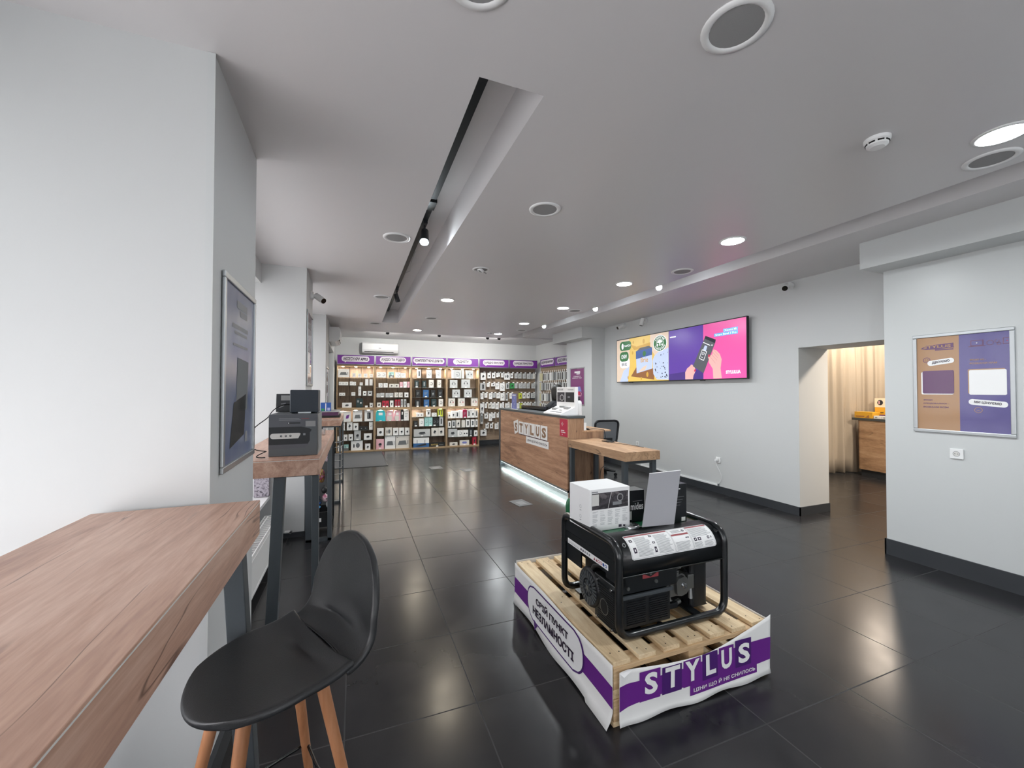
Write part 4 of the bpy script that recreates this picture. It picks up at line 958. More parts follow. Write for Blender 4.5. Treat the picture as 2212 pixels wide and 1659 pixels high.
# office chairs behind the counter
plain('mesh_grey', '#6d7174', .7)
def office_chair(x, y, ang, label):
    t = thing('office_chair', label, 'office chair', (x, y, 0)); X = Matrix.Translation((x, y, 0)) @ Matrix.Rotation(ang, 4, 'Z')
    for k in range(5):
        a = 2*PI*k/5; e = Vector((.30*math.cos(a), .30*math.sin(a), .085))
        b = MB(X); b.tube([(0, 0, .13), e*.6+Vector((0, 0, .05)), e], [.03, .025, .018], 'black_plastic'); ba = b.build('base_arm', parent=t)
        b = MB(X); c = Vector((e.x, e.y, .03)); n = Vector((-math.sin(a), math.cos(a), 0)); b.cyl(c-n*.022, c+n*.022, .03, .03, 'black_plastic'); b.build('caster', parent=ba)
    b = MB(X); b.cyl((0, 0, .12), (0, 0, .44), .026, .02, 'chrome'); b.build('gas_lift', parent=t)
    b = MB(X); b.bx(-.24, .24, -.24, .24, .45, .52, 'black_plastic'); b.build('seat', parent=t, bevel=.03, seg=3)
    pth = rounded([(-.20, .27, .60), (-.235, .30, 1.0), (.235, .30, 1.0), (.20, .27, .60)], .09, closed=True)
    b = MB(X); b.tube(pth, .019, 'black_plastic', closed=True); b.build('back_frame', parent=t)
    b = MB(X); b.grid(lambda u, v: (-.19-.02*v+(.38+.04*v)*u, .275+.012*(1-(2*u-1)**2)+.02*v, .62+.36*v), 8, 8, 'mesh_grey'); b.build('mesh_back', parent=t)
    b = MB(X); b.tube([(0, .28, .64), (0, .26, .52), (0, .1, .44)], .02, 'black_plastic'); b.bx(-.10, .10, .27, .31, .60, .70, 'black_plastic'); b.build('spine', parent=t)
    for s in (-1, 1):
        b = MB(X); b.tube(rounded([(s*.25, -.02, .48), (s*.29, -.02, .68), (s*.29, .14, .68), (s*.24, .22, .60)], .03), .014, 'black_plastic'); b.build('armrest', parent=t)
office_chair(4.13, 6.30, math.radians(176), 'grey mesh office chair behind the counter near the white wall')
# ================================================================= back wall display cabinets
for nm, c in dict(p_W='#eff0ef', p_O='#dcd9d2', p_G='#bfc2c2', p_K='#1e2022', p_D='#24393a', p_T='#9fd0cc', p_B='#2f6299', p_P='#ecb9c4', p_R='#b0293f', p_Y='#c9d34a', p_M='#9c1f48', p_C='#37c3d2', p_L='#3c9a55', motif='#2c2f33', motif_soft='#8e9496', tag='#f6f6f4', hook='#2a2c2e').items():
    plain(nm, c, .5)
SHELF_ROWS = [
    (1, 1.85, [(-0.4, 0.265, 0.199, 'Wl'), (-0.06, 0.074, 0.103, 'Wt'), (0.07, 0.078, 0.094, 'Wt'), (0.21, 0.079, 0.096, 'Wt'), (0.35, 0.072, 0.088, 'Wt')]),
    (1, 1.65, [(-0.37, 0.068, 0.084, 'Wt'), (-0.3, 0.069, 0.083, 'Wt'), (-0.23, 0.073, 0.084, 'Wt'), (-0.12, 0.068, 0.093, 'Wt'), (-0.05, 0.074, 0.085, 'Wc'), (0.11, 0.071, 0.074, 'Wt'), (0.24, 0.075, 0.159, 'W0'), (0.34, 0.076, 0.159, 'W0')]),
    (1, 1.395, [(-0.36, 0.135, 0.07, 'Wo'), (-0.08, 0.088, 0.086, 'Wt'), (0.08, 0.065, 0.228, 'Wt'), (0.19, 0.08, 0.108, 'Wb'), (0.3, 0.108, 0.113, 'Gb')]),
    (1, 1.1, [(-0.29, 0.217, 0.121, 'Wb'), (0.03, 0.158, 0.226, 'Dm'), (0.24, 0.064, 0.043, 'W0'), (0.35, 0.075, 0.11, 'Wb')]),
    (1, 0.75, [(-0.41, 0.321, 0.25, 'Wn'), (-0.04, 0.215, 0.286, 'Wl'), (0.23, 0.21, 0.298, 'Wp')]),
    (1, 0.537, [(-0.27, 0.044, 0.19, 'Wt'), (-0.18, 0.13, 0.2, 'Wb'), (-0.03, 0.115, 0.168, 'Wb'), (0.1, 0.208, 0.094, 'Ko'), (0.34, 0.085, 0.194, 'Wc')]),
    (1, 0.287, [(-0.39, 0.067, 0.104, 'W0'), (-0.25, 0.088, 0.142, 'Wb'), (-0.14, 0.104, 0.149, 'Wb'), (-0.01, 0.155, 0.249, 'Gb'), (0.22, 0.185, 0.157, 'Wb')]),
    (1, 0.035, [(-0.38, 0.089, 0.134, 'W0'), (-0.24, 0.104, 0.153, 'Tm'), (-0.08, 0.271, 0.238, 'Ws'), (0.25, 0.123, 0.151, 'Wb')]),
    (2, 1.853, [(0.51, 0.11, 0.134, 'Wc'), (0.62, 0.115, 0.134, 'Wc'), (0.81, 0.121, 0.14, 'Tm'), (0.98, 0.117, 0.136, 'Wc'), (1.11, 0.114, 0.122, 'Wt')]),
    (2, 1.6, [(0.56, 0.096, 0.11, 'Wc'), (0.68, 0.099, 0.111, 'Wc'), (0.82, 0.113, 0.092, 'Ob'), (0.94, 0.118, 0.093, 'Ob'), (1.08, 0.073, 0.141, 'Pt'), (1.17, 0.086, 0.152, 'Wt'), (1.27, 0.064, 0.152, 'Pt')]),
    (2, 1.35, [(0.51, 0.084, 0.1, 'Gc'), (0.6, 0.1, 0.11, 'Gc'), (0.73, 0.083, 0.106, 'Gc'), (0.82, 0.1, 0.106, 'Gc'), (0.95, 0.093, 0.121, 'Oc'), (1.06, 0.094, 0.121, 'Oc'), (1.2, 0.097, 0.122, 'Wb')]),
    (2, 1.1, [(0.52, 0.103, 0.115, 'Ob'), (0.65, 0.076, 0.163, 'Rb'), (0.73, 0.079, 0.164, 'Rb'), (0.84, 0.084, 0.166, 'Wb'), (0.96, 0.06, 0.189, 'Rp'), (1.03, 0.06, 0.189, 'Rp'), (1.11, 0.052, 0.2, 'Gp'), (1.19, 0.053, 0.201, 'Gp'), (1.27, 0.072, 0.093, 'Wt')]),
    (2, 0.745, [(0.49, 0.242, 0.27, 'C!'), (0.75, 0.185, 0.263, 'P!'), (0.94, 0.164, 0.264, 'P!'), (1.11, 0.071, 0.29, 'K!'), (1.19, 0.12, 0.276, 'Wt')]),
    (2, 0.374, [(0.53, 0.159, 0.195, 'Wb'), (0.73, 0.165, 0.201, 'Os'), (0.92, 0.135, 0.189, 'Wb'), (1.07, 0.124, 0.185, 'Wb'), (1.22, 0.121, 0.182, 'Wb')]),
    (2, 0.035, [(0.51, 0.188, 0.257, 'Pb'), (0.72, 0.257, 0.322, 'Wl'), (0.99, 0.359, 0.321, 'Ol')]),
    (3, 1.852, [(1.53, 0.081, 0.222, 'Wp'), (1.77, 0.129, 0.223, 'Wc'), (2.02, 0.129, 0.225, 'Wc')]),
    (3, 1.603, [(1.46, 0.096, 0.182, 'Dp'), (1.66, 0.093, 0.179, 'Dp'), (1.83, 0.123, 0.203, 'Oc'), (2.05, 0.102, 0.204, 'Oc')]),
    (3, 1.348, [(1.49, 0.101, 0.192, 'Kt'), (1.68, 0.14, 0.193, 'Bt'), (1.88, 0.113, 0.189, 'Kb'), (2.07, 0.115, 0.2, 'Kt')]),
    (3, 1.105, [(1.47, 0.128, 0.177, 'Kp'), (1.7, 0.13, 0.188, 'Bt'), (1.9, 0.127, 0.199, 'Dt'), (2.09, 0.117, 0.2, 'Oc')]),
    (3, 0.834, [(1.5, 0.187, 0.101, 'Wo'), (1.77, 0.105, 0.186, 'Wb'), (1.91, 0.126, 0.097, 'Wc'), (2.07, 0.07, 0.202, 'Yp'), (2.14, 0.062, 0.203, 'Yp')]),
    (3, 0.585, [(1.44, 0.101, 0.144, 'Kt'), (1.58, 0.118, 0.201, 'Wc'), (1.72, 0.095, 0.23, 'Tc'), (1.82, 0.104, 0.231, 'Tc'), (1.94, 0.08, 0.222, 'Kc'), (2.02, 0.076, 0.222, 'Kc'), (2.11, 0.099, 0.242, 'Gp')]),
    (3, 0.317, [(1.44, 0.425, 0.19, 'Gb'), (1.9, 0.175, 0.216, 'Ob'), (2.08, 0.16, 0.221, 'Ob')]),
    (3, 0.035, [(1.43, 0.406, 0.252, 'B!'), (1.85, 0.408, 0.104, 'KH')]),
    (4, 1.856, [(2.45, 0.044, 0.238, 'W0'), (2.5, 0.203, 0.235, 'Gc'), (2.72, 0.059, 0.236, 'O0'), (2.84, 0.197, 0.222, 'Gh')]),
    (4, 1.6, [(2.39, 0.204, 0.208, 'Gh'), (2.71, 0.24, 0.229, 'Gh')]),
    (4, 1.339, [(2.46, 0.205, 0.212, 'Gh'), (2.79, 0.209, 0.215, 'Gh')]),
    (4, 1.103, [(2.35, 0.181, 0.216, 'Oh'), (2.62, 0.184, 0.219, 'Oh'), (2.99, 0.191, 0.226, 'Oh')]),
    (4, 0.781, [(2.34, 0.081, 0.144, 'Wb'), (2.44, 0.101, 0.183, 'Wb'), (2.55, 0.093, 0.184, 'Wp'), (2.65, 0.092, 0.194, 'W0'), (2.75, 0.113, 0.214, 'Mt'), (2.87, 0.101, 0.215, 'Wp'), (2.98, 0.106, 0.216, 'Wb'), (3.1, 0.088, 0.211, 'Wp')]),
    (4, 0.525, [(2.34, 0.083, 0.176, 'Wp'), (2.45, 0.098, 0.19, 'Gp'), (2.57, 0.111, 0.201, 'Ob'), (2.72, 0.095, 0.192, 'O0'), (2.84, 0.107, 0.203, 'Wp'), (2.98, 0.104, 0.204, 'Wp'), (3.11, 0.077, 0.204, 'Wp')]),
    (4, 0.273, [(2.35, 0.239, 0.216, 'Gb'), (2.6, 0.151, 0.174, 'Wc'), (2.76, 0.141, 0.175, 'Wo'), (2.91, 0.129, 0.21, 'Kp'), (3.07, 0.098, 0.152, 'Wb')]),
    (4, 0.046, [(2.39, 0.215, 0.086, 'Ob'), (2.67, 0.259, 0.13, 'Ov'), (3.03, 0.106, 0.215, 'Rb')]),
]
PEG_ROWS = [
    (2.064, [(3.3, 0.153, 2.02, 0.204, 'Wb'), (3.5, 0.098, 2.02, 0.155, 'Wb'), (3.63, 0.097, 2.02, 0.151, 'Wb'), (3.76, 0.068, 2.03, 0.117, 'Wt'), (3.83, 0.043, 1.99, 0.101, 'Wt'), (3.91, 0.072, 2.05, 0.127, 'Wt'), (4.01, 0.172, 2.02, 0.189, 'Ws'), (4.2, 0.08, 2.03, 0.144, 'Wb'), (4.32, 0.096, 2.02, 0.148, 'Gc'), (4.44, 0.108, 2.02, 0.149, 'Gc'), (4.58, 0.099, 2.02, 0.15, 'Gc'), (4.71, 0.119, 2.02, 0.156, 'Gc'), (4.85, 0.104, 2.02, 0.156, 'Gc'), (5.01, 0.061, 2.03, 0.149, 'Ot'), (5.09, 0.067, 2.03, 0.149, 'Ot')]),
    (1.775, [(3.29, 0.155, 1.73, 0.207, 'Gp'), (3.48, 0.082, 1.73, 0.108, 'Wt'), (3.61, 0.111, 1.72, 0.092, 'Wb'), (3.74, 0.118, 1.75, 0.177, 'Wt'), (3.88, 0.139, 1.76, 0.228, 'Wc'), (4.05, 0.105, 1.73, 0.169, 'Gp'), (4.19, 0.128, 1.75, 0.153, 'Lb'), (4.33, 0.088, 1.73, 0.145, 'Gt'), (4.45, 0.117, 1.73, 0.149, 'Gc'), (4.58, 0.107, 1.73, 0.15, 'Gc'), (4.71, 0.1, 1.73, 0.151, 'Gc'), (4.86, 0.114, 1.73, 0.148, 'Gc'), (4.99, 0.105, 1.73, 0.145, 'Kt')]),
    (1.487, [(3.3, 0.087, 1.46, 0.169, 'Wt'), (3.41, 0.087, 1.46, 0.125, 'Wt'), (3.54, 0.097, 1.46, 0.166, 'Wt'), (3.66, 0.088, 1.46, 0.125, 'Gt'), (3.77, 0.107, 1.46, 0.147, 'Wt'), (3.89, 0.125, 1.46, 0.215, 'Wc'), (4.05, 0.073, 1.46, 0.216, 'Gp'), (4.17, 0.096, 1.46, 0.161, 'Wt'), (4.45, 0.093, 1.48, 0.163, 'Yb'), (4.58, 0.097, 1.47, 0.155, 'Wb'), (4.71, 0.095, 1.46, 0.147, 'Wb'), (4.84, 0.133, 1.46, 0.147, 'Gc'), (4.99, 0.154, 1.46, 0.183, 'Kt')]),
    (1.198, [(3.29, 0.112, 1.18, 0.281, 'Wb'), (3.42, 0.066, 1.18, 0.132, 'Wt'), (3.52, 0.098, 1.18, 0.142, 'Ob'), (3.63, 0.096, 1.16, 0.15, 'Wt'), (3.74, 0.098, 1.18, 0.167, 'Wt'), (3.87, 0.126, 1.18, 0.16, 'Wc'), (4.04, 0.139, 1.17, 0.161, 'Wt'), (4.21, 0.073, 1.17, 0.161, 'Wt'), (4.4, 0.074, 1.17, 0.154, 'Wt'), (4.49, 0.083, 1.17, 0.154, 'Yt'), (4.59, 0.065, 1.17, 0.154, 'Wt'), (4.67, 0.084, 1.17, 0.155, 'Wt'), (4.77, 0.076, 1.17, 0.156, 'Wt'), (4.88, 0.095, 1.17, 0.156, 'Wt'), (4.99, 0.106, 1.17, 0.157, 'Gt')]),
    (0.91, [(3.3, 0.078, 0.83, 0.289, 'Gp'), (3.41, 0.104, 0.91, 0.141, 'Wb'), (3.54, 0.096, 0.9, 0.212, 'Wc'), (3.65, 0.091, 0.89, 0.133, 'Wt'), (3.78, 0.062, 0.89, 0.117, 'Wt'), (3.88, 0.089, 0.89, 0.126, 'Wt')]),
    (0.622, [(3.45, 0.092, 0.61, 0.132, 'Wb'), (3.58, 0.082, 0.62, 0.133, 'Wb'), (3.72, 0.106, 0.62, 0.159, 'Wc'), (3.88, 0.089, 0.61, 0.143, 'Wt')]),
    (0.453, [(3.3, 0.178, 0.44, 0.165, 'Wb')]),
]
CN = dict(W='white', O='cream', G='light grey', K='black', D='dark green', T='pale teal', B='blue', P='pink', R='red', Y='yellow-green', M='magenta', C='turquoise', L='green')
MN = {'0': 'plain box', 't': 'box with printed lines', 'p': 'box showing a phone shape', 'h': 'box showing headphones', 'o': 'box with two dots', 'b': 'box showing a dark gadget', 'l': 'box showing a laptop', 's': 'box showing a computer mouse', 'c': 'box showing a coiled cable', 'm': 'box with split picture', 'n': 'box showing a tilted tablet', 'v': 'box showing an oval speaker', '!': 'bag', 'H': 'long box with gold letters'}
ON = {'0': 'product_box', 't': 'accessory_box', 'p': 'phone_case_box', 'h': 'headphone_box', 'o': 'earphone_box', 'b': 'gadget_box', 'l': 'laptop_stand_box', 's': 'mouse_box', 'c': 'cable_box', 'm': 'picture_box', 'n': 'tablet_box', 'v': 'speaker_box', '!': 'pouch_bag', 'H': 'long_box'}
ORD = ['first', 'second', 'third', 'fourth', 'fifth', 'sixth', 'seventh', 'eighth', 'ninth', 'tenth', 'eleventh', 'twelfth', 'thirteenth', 'fourteenth', 'fifteenth', 'sixteenth']
BAY = {1: 'leftmost', 2: 'second', 3: 'third', 4: 'fourth'}
def motif(b, F, w, h, code, rnd):
    z = .0012; dk = 'motif' if code[0] not in 'KD' else 'motif_soft'; k = code[1]
    if k == 't':
        for i in range(3): b.rect(F, w*.2, h*(.62-.13*i), w*(.6-.12*i), h*.045, 'motif_soft', z)
    elif k == 'p': b.rrect(F, w*.30, h*.22, w*.40, h*.58, w*.05, dk, z, n=3); b.rect(F, w*.36, h*.3, w*.1, h*.42, 'motif_soft', z+.0005)
    elif k == 'h':
        m = 'motif' if code[0] == 'G' else 'p_R'
        b.ring(F, w*.5, h*.55, h*.17, h*.21, 'motif_soft' if rnd.random() < .5 else 'motif', z, n=16, a0=-10, a1=190); b.disc(F, w*.5-h*.18, h*.50, h*.06, dk, z, n=10, ry=h*.10); b.disc(F, w*.5+h*.18, h*.50, h*.06, m, z, n=10, ry=h*.10)
    elif k == 'o': b.disc(F, w*.28, h*.45, min(w, h)*.14, dk, z, n=12); b.disc(F, w*.74, h*.45, min(w, h)*.14, dk, z, n=12)
    elif k == 'b':
        a = rnd.uniform(.8, 1.1)
        b.add([(w*.28, h*.42, z), (w*.45, h*.34, z), (w*.72, h*.45*a, z), (w*.66, h*.62, z), (w*.48, h*.70*a, z), (w*.36, h*.58, z)], [(0, 1, 2, 3, 4, 5)], dk, xf=F); b.rect(F, w*.34, h*.26, w*.3, h*.05, dk, z)
    elif k == 'l': b.add([(w*.15, h*.28, z), (w*.8, h*.28, z), (w*.72, h*.62, z), (w*.25, h*.60, z)], [(0, 1, 2, 3)], 'mesh_grey', xf=F); b.rect(F, w*.86, h*.3, w*.04, h*.32, dk, z); b.rect(F, w*.08, h*.85, w*.06, h*.05, dk, z)
    elif k == 's': b.disc(F, w*.58, h*.52, w*.17, 'mesh_grey', z, n=16, ry=h*.26); b.disc(F, w*.25, h*.48, w*.06, 'motif', z, n=12, ry=h*.22)
    elif k == 'c': b.ring(F, w*.5, h*.5, min(w, h)*.22, min(w, h)*.31, dk if code[0] in 'OK' else 'motif_soft', z, n=14, a0=-120, a1=130); b.rect(F, w*.3, h*.4, w*.2, h*.05, dk, z)
    elif k == 'm': b.rect(F, 0, 0, w, h*.45, 'p_D' if code[0] == 'D' else 'mesh_grey', z); b.rect(F, w*.15, h*.55, w*.28, h*.25, 'motif_soft', z); b.disc(F, w*.7, h*.5, w*.12, 'tag', z+.0005, n=10)
    elif k == 'n': b.add([(w*.62, h*.30, z), (w*.82, h*.33, z), (w*.90, h*.72, z), (w*.66, h*.62, z)], [(0, 1, 2, 3)], 'purple', xf=F); b.disc(F, w*.1, h*.88, w*.02, dk, z, n=6); b.disc(F, w*.88, h*.88, w*.02, dk, z, n=6)
    elif k == 'v': b.rrect(F, w*.25, h*.35, w*.5, h*.42, h*.2, 'banner_blue', z, n=4)
def product(name, o, w, h, d, code, label, group, F3, rnd, tab=False):
    """o: front lower left corner; F3: frame (x right along the shelf, y up, z towards the viewer)"""
    b = MB(F3)
    mat = 'p_'+code[0]
    if code[1] == '!' and code[0] in 'CPK':
        n = 10; pr = [(0, .0), (.02, .72), (.12, .97), (.5, 1.0), (.88, .97), (.98, .72), (1, 0)]
        b.prism([(x*w, y*h) for x, y in pr], -d, 0, mat); b.rrect(F3 @ Matrix.Identity(4), 0, 0, 0, 0, 0, mat) if False else None
        b.rrect(Matrix.Identity(4), w*.12, h*.08, w*.62, h*.40, h*.08, 'p_O' if code[0] == 'P' else mat, z=.006); b.rect(Matrix.Identity(4), w*.3, h*.55, w*.4, h*.25, 'tag', z=.003)
    elif code == 'B!':
        b.bx(0, w, 0, h*.42, -d, 0, 'p_B'); b.bx(0, w, h*.42, h, -d, 0, 'p_W'); b.rect(Matrix.Identity(4), w*.22, h*.42, w*.03, h*.35, 'motif', z=.001); b.rect(Matrix.Identity(4), w*.72, h*.42, w*.03, h*.35, 'motif', z=.001); b.add([(w*.1, h*.12, .001), (w*.5, h*.30, .001), (w*.78, h*.38, .001), (w*.85, h*.2, .001), (w*.4, h*.1, .001)], [(0, 1, 2, 3, 4)], 'motif', xf=Matrix.Identity(4))
    elif code == 'KH':
        b.bx(0, w, 0, h, -d, 0, 'p_K'); b.text('HATOR', Matrix.Identity(4), w*.1, h*.3, w*.45, h*.42, 'p_gold', .02, z=.002); b.rect(Matrix.Identity(4), w*.62, h*.4, w*.28, h*.08, 'motif_soft', z=.001)
    else:
        b.bx(0, w, 0, h, -d, 0, mat); motif(b, Matrix.Identity(4), w, h, code, rnd)
    if tab: 
        b.bx(w*.38, w*.62, h, h+.016, -.002, 0, mat)
    if code[1] != '0' and h > .10 and not tab and rnd.random() < .75: b.rect(Matrix.Identity(4), w*.5-.028, .001, .056, .030, 'tag', z=.004)
    return cast(name, label, 'bag' if code[1] == '!' and code[0] in 'CPK' else 'box', tuple(F3 @ Vector((w/2, 0, -d/2))), b, group=group)
plain('p_gold', '#cdb267', .4, .4)
SY = 10.74
BX = {1: (-.42, .465), 2: (.465, 1.36), 3: (1.36, 2.293), 4: (2.293, 3.20)}
SH = {1: (1.85, 1.65, 1.395, .75, .537, .287), 2: (1.853, 1.60, 1.35, .745, .374), 3: (1.852, 1.603, 1.348, .834, .585, .317), 4: (1.856, 1.60, 1.339, .781, .525, .273)}
SIGN = {1: 'АКСЕСУАРИ APPLE', 2: 'АУДІО ТА ВІДЕО', 3: 'КОМПЛЕКТУЮЧІ ДЛЯ ПК', 4: 'ГАДЖЕТИ', 5: 'ЗАРЯДНІ ПРИСТРОЇ', 6: 'ЗАРЯДНІ ПРИСТРОЇ'}
for k, (x0, x1) in BX.items():
    t = thing('display_cabinet', 'lit oak display cabinet with glass shelves, %s bay of the back wall' % BAY[k], 'display cabinet', ((x0+x1)/2, 10.9, 0))
    y0, y1 = SY, 11.08; w = .022
    for x, nm in ((x0+.001, 'side_panel'), (x1-w-.001, 'side_panel')):
        b = MB(); b.bx(x, x+w, y0, y1, 0, 2.155, 'shelf_oak'); b.build(nm, parent=t)
    b = MB(); b.bx(x0+w, x1-w, y0, y1, 2.118, 2.154, 'shelf_oak_h'); b.build('top_panel', parent=t)
    b = MB(); b.bx(x0+w, x1-w, y0, y1, 1.042, 1.098, 'shelf_oak_h'); b.build('middle_panel', parent=t)
    b = MB(); b.bx(x0+w, x1-w, y0, y1, 0, .034, 'shelf_oak_h'); b.build('bottom_panel', parent=t)
    b = MB(); b.bx(x0+w, x1-w, y1-.02, y1, .035, 2.118, 'shelf_back'); 
    for q in (.33, .64): xx = x0+(x1-x0)*q; b.bx(xx, xx+.006, y1-.026, y1-.02, .035, 2.118, 'dark_hole')
    b.build('back_panel', parent=t)
    for z in SH[k]:
        b = MB(); b.bx(x0+w, x1-w, y0+.03, y1-.03, z-.008, z, 'shelf_glass'); b.build('glass_shelf', parent=t)
    for z in (2.117, 1.041):
        for q in (.16, .5, .84):
            xx = x0+(x1-x0)*q
            b = MB(Matrix.Translation((xx, y0+.10, z))); b.lathe([(.036, 0), (.036, -.006), (.027, -.008)], 'white_plastic', n=16); b.lathe([(0, -.0085), (.026, -.008)], 'lamp_puck', n=16); b.build('puck_light', parent=t)
rnd = random.Random(11)
SHN = {1: ['top', 'second', 'third', 'fourth', 'fifth', 'sixth', 'seventh', 'bottom'], 2: ['top', 'second', 'third', 'fourth', 'fifth', 'sixth', 'bottom']}
idx = {}
for bay, z, items in SHELF_ROWS:
    r = idx.get(bay, 0); idx[bay] = r+1
    names = SHN[2] if bay == 2 else SHN[1]
    dn = SY+.05
    for i, (x, w, h, code) in enumerate(items):
        x0, x1 = BX[bay]; 
        if x < x0+.028: w -= (x0+.028-x); x = x0+.028
        if x+w > x1-.028: w = x1-.028-x
        d = .10 if w < .15 else .07
        zz = z+.001 if z not in (1.10, 1.103, 1.105, .046) else {1.10: 1.0985, 1.103: 1.0985, 1.105: 1.0985, .046: .0345}[z]
        if z == .035: zz = .0345
        ab = [q-.012 for q in SH[bay] if q > zz+.05]+[2.085 if z > 1.0 else 1.028]; h = min(h, min(ab)-zz)
        F = frame((x, dn+.004*(i % 3), zz), (1, 0, 0), (0, 0, 1))
        lab = '%s %s on the %s shelf of the %s bay, %s from the left' % (CN[code[0]], MN[code[1]], names[r], BAY[bay], ORD[i])
        ws = lab.split()
        if len(ws) > 16: lab = '%s %s, %s shelf of the %s bay, %s from left' % (CN[code[0]], MN[code[1]], names[r], BAY[bay], ORD[i])
        product(ON[code[1]] if code not in ('B!',) else 'router_box', None, max(.03, w), h, d, code, lab.replace('blue bag', 'blue and white box'), 'boxed goods on the lit glass shelves', F, rnd)
# headers
plain('sign_white', '#d6d0d8', .5)
def header(x0, x1, txt, label, F=None, W=None):
    if F is None: F = frame((x0, SY-.045, 2.168), (1, 0, 0), (0, 0, 1)); W = x1-x0
    H = .232; o = F @ Vector((W/2, 0, -.02))
    t = thing('category_sign', label, 'sign', tuple(o))
    b = MB(F); b.bx(0, W, 0, H, -.045, -.004, 'purple'); b.build('panel', parent=t)
    b = MB(F); w = .009
    for a in ((0, W, 0, w), (0, W, H-w, H), (0, w, 0, H), (W-w, W, 0, H)): b.bx(a[0], a[1], a[2], a[3], -.006, .002, 'alu')
    b.build('frame', parent=t)
    I = Matrix.Identity(4); b = MB(F)
    bw = min(W*.74, .10+.042*len(txt)*1.25); bw = max(bw, W*.6); bx = (W-bw)/2*.9
    if len(txt) > 17: bw = W*.9; bx = W*.04
    b.rrect(I, bx, .064, bw, .138, .066, 'sign_white', z=-.002, n=8); b.add([(bx+.07, .074, -.002), (bx+.075, .040, -.002), (bx+.12, .072, -.002)], [(0, 1, 2)], 'white_print', xf=I)
    b.build('speech_bubble', parent=t)
    b = MB(F); tw = min(bw-.07, len(txt)*.046); b.text(txt, I, bx+(bw-tw)/2, .092, tw, .082, 'ink', .035, z=.0005); b.build('lettering', parent=t)
hx = [(-.41, .455), (.478, 1.345), (1.372, 2.27), (2.30, 3.16), (3.19, 4.05), (4.08, 4.94)]
wh = ['above the leftmost bay', 'above the second bay', 'above the third bay', 'above the fourth bay', 'above the left half of the pegboard', 'above the right half of the pegboard']
for i, (a, c) in enumerate(hx): header(a, c, SIGN[i+1], 'purple category sign with a white speech bubble, '+wh[i])
Fs = frame((4.965, 10.55, 2.185), (0, -1, 0), (0, 0, 1)); header(0, 0, 'АКСЕСУАРИ ДЛЯ СМАРТФОНІВ', 'purple category sign on the side wall, the one next to the corner', Fs, .88)
Fs = frame((4.965, 9.64, 2.185), (0, -1, 0), (0, 0, 1)); header(0, 0, 'АКСЕСУАРИ APPLE', 'purple category sign on the side wall, partly behind the white pillar', Fs, .95)
# pegboards
t = thing('slatwall_panel', 'oak slatwall panel with hooks of packaged chargers on the back wall', 'slatwall', (4.1, 11.06, 0))
b = MB(); b.bx(3.205, 5.02, 11.05, 11.098, .12, 2.165, 'slatwall')
b.build('panel', parent=t)
b = MB(); [b.bx(3.206, 4.984, 11.046, 11.05, z, z+.008, 'shelf_back') for z in [.25+.096*i for i in range(20)]]; b.build('groove', parent=t)
t2 = thing('slatwall_panel', 'oak slatwall panel with hanging phone cases and straps on the side wall', 'slatwall', (5.04, 9.7, 0))
b = MB(); b.bx(5.03, 5.078, 8.62, 10.66, .12, 2.18, 'slatwall'); b.build('panel', parent=t2)
b = MB(); [b.bx(5.026, 5.03, 8.62, 10.66, z, z+.02, 'shelf_back') for z in (1.815, 1.52, 1.225, .93, .6)]; b.build('groove', parent=t2)
rn = ['top', 'second', 'third', 'fourth', 'fifth', 'sixth', 'bottom']
for r, (zh, items) in enumerate(PEG_ROWS):
    for i, (x, w, zt, h, code) in enumerate(items):
        yf = 10.95-.012*(i % 3)
        zt = zh-.035
        if x+w > 4.98: x = 4.98-w
        F = frame((x, yf, zt-h), (1, 0, 0), (0, 0, 1))
        lab = 'hanging %s %s, back pegboard %s row, %s from left' % (CN[code[0]], MN[code[1]].replace('box', 'pack'), rn[r], ORD[i])
        product('hanging_pack', None, w, h, .028, code, lab, 'packs hanging on the back pegboard', F, rnd, tab=True)
        b = MB(); xc = x+w/2; b.cyl((xc, 11.05, zt+.012), (xc, yf-.02, zt+.012), .004, .004, 'hook', n=6); b.bx(xc-.016, xc+.016, yf-.015, yf-.002, zt+.004, zt+.034, 'hook'); b.rect(frame((xc+.0, yf-.0205, zt+.004), (1, 0, 0), (0, 0, 1)), .0, 0, .055, .03, 'tag'); b.build('hook', parent=t)
SR = [(2.02, .215), (1.745, .21), (1.445, .21), (1.165, .15)]
cols = ['P_O', 'P_O', 'G', 'K', 'G', 'K', 'W', 'K', 'K', 'K', 'K', 'K', 'K', 'K', 'G', 'G', 'K', 'K']
plain('p_beige', '#d5cfa8', .6)
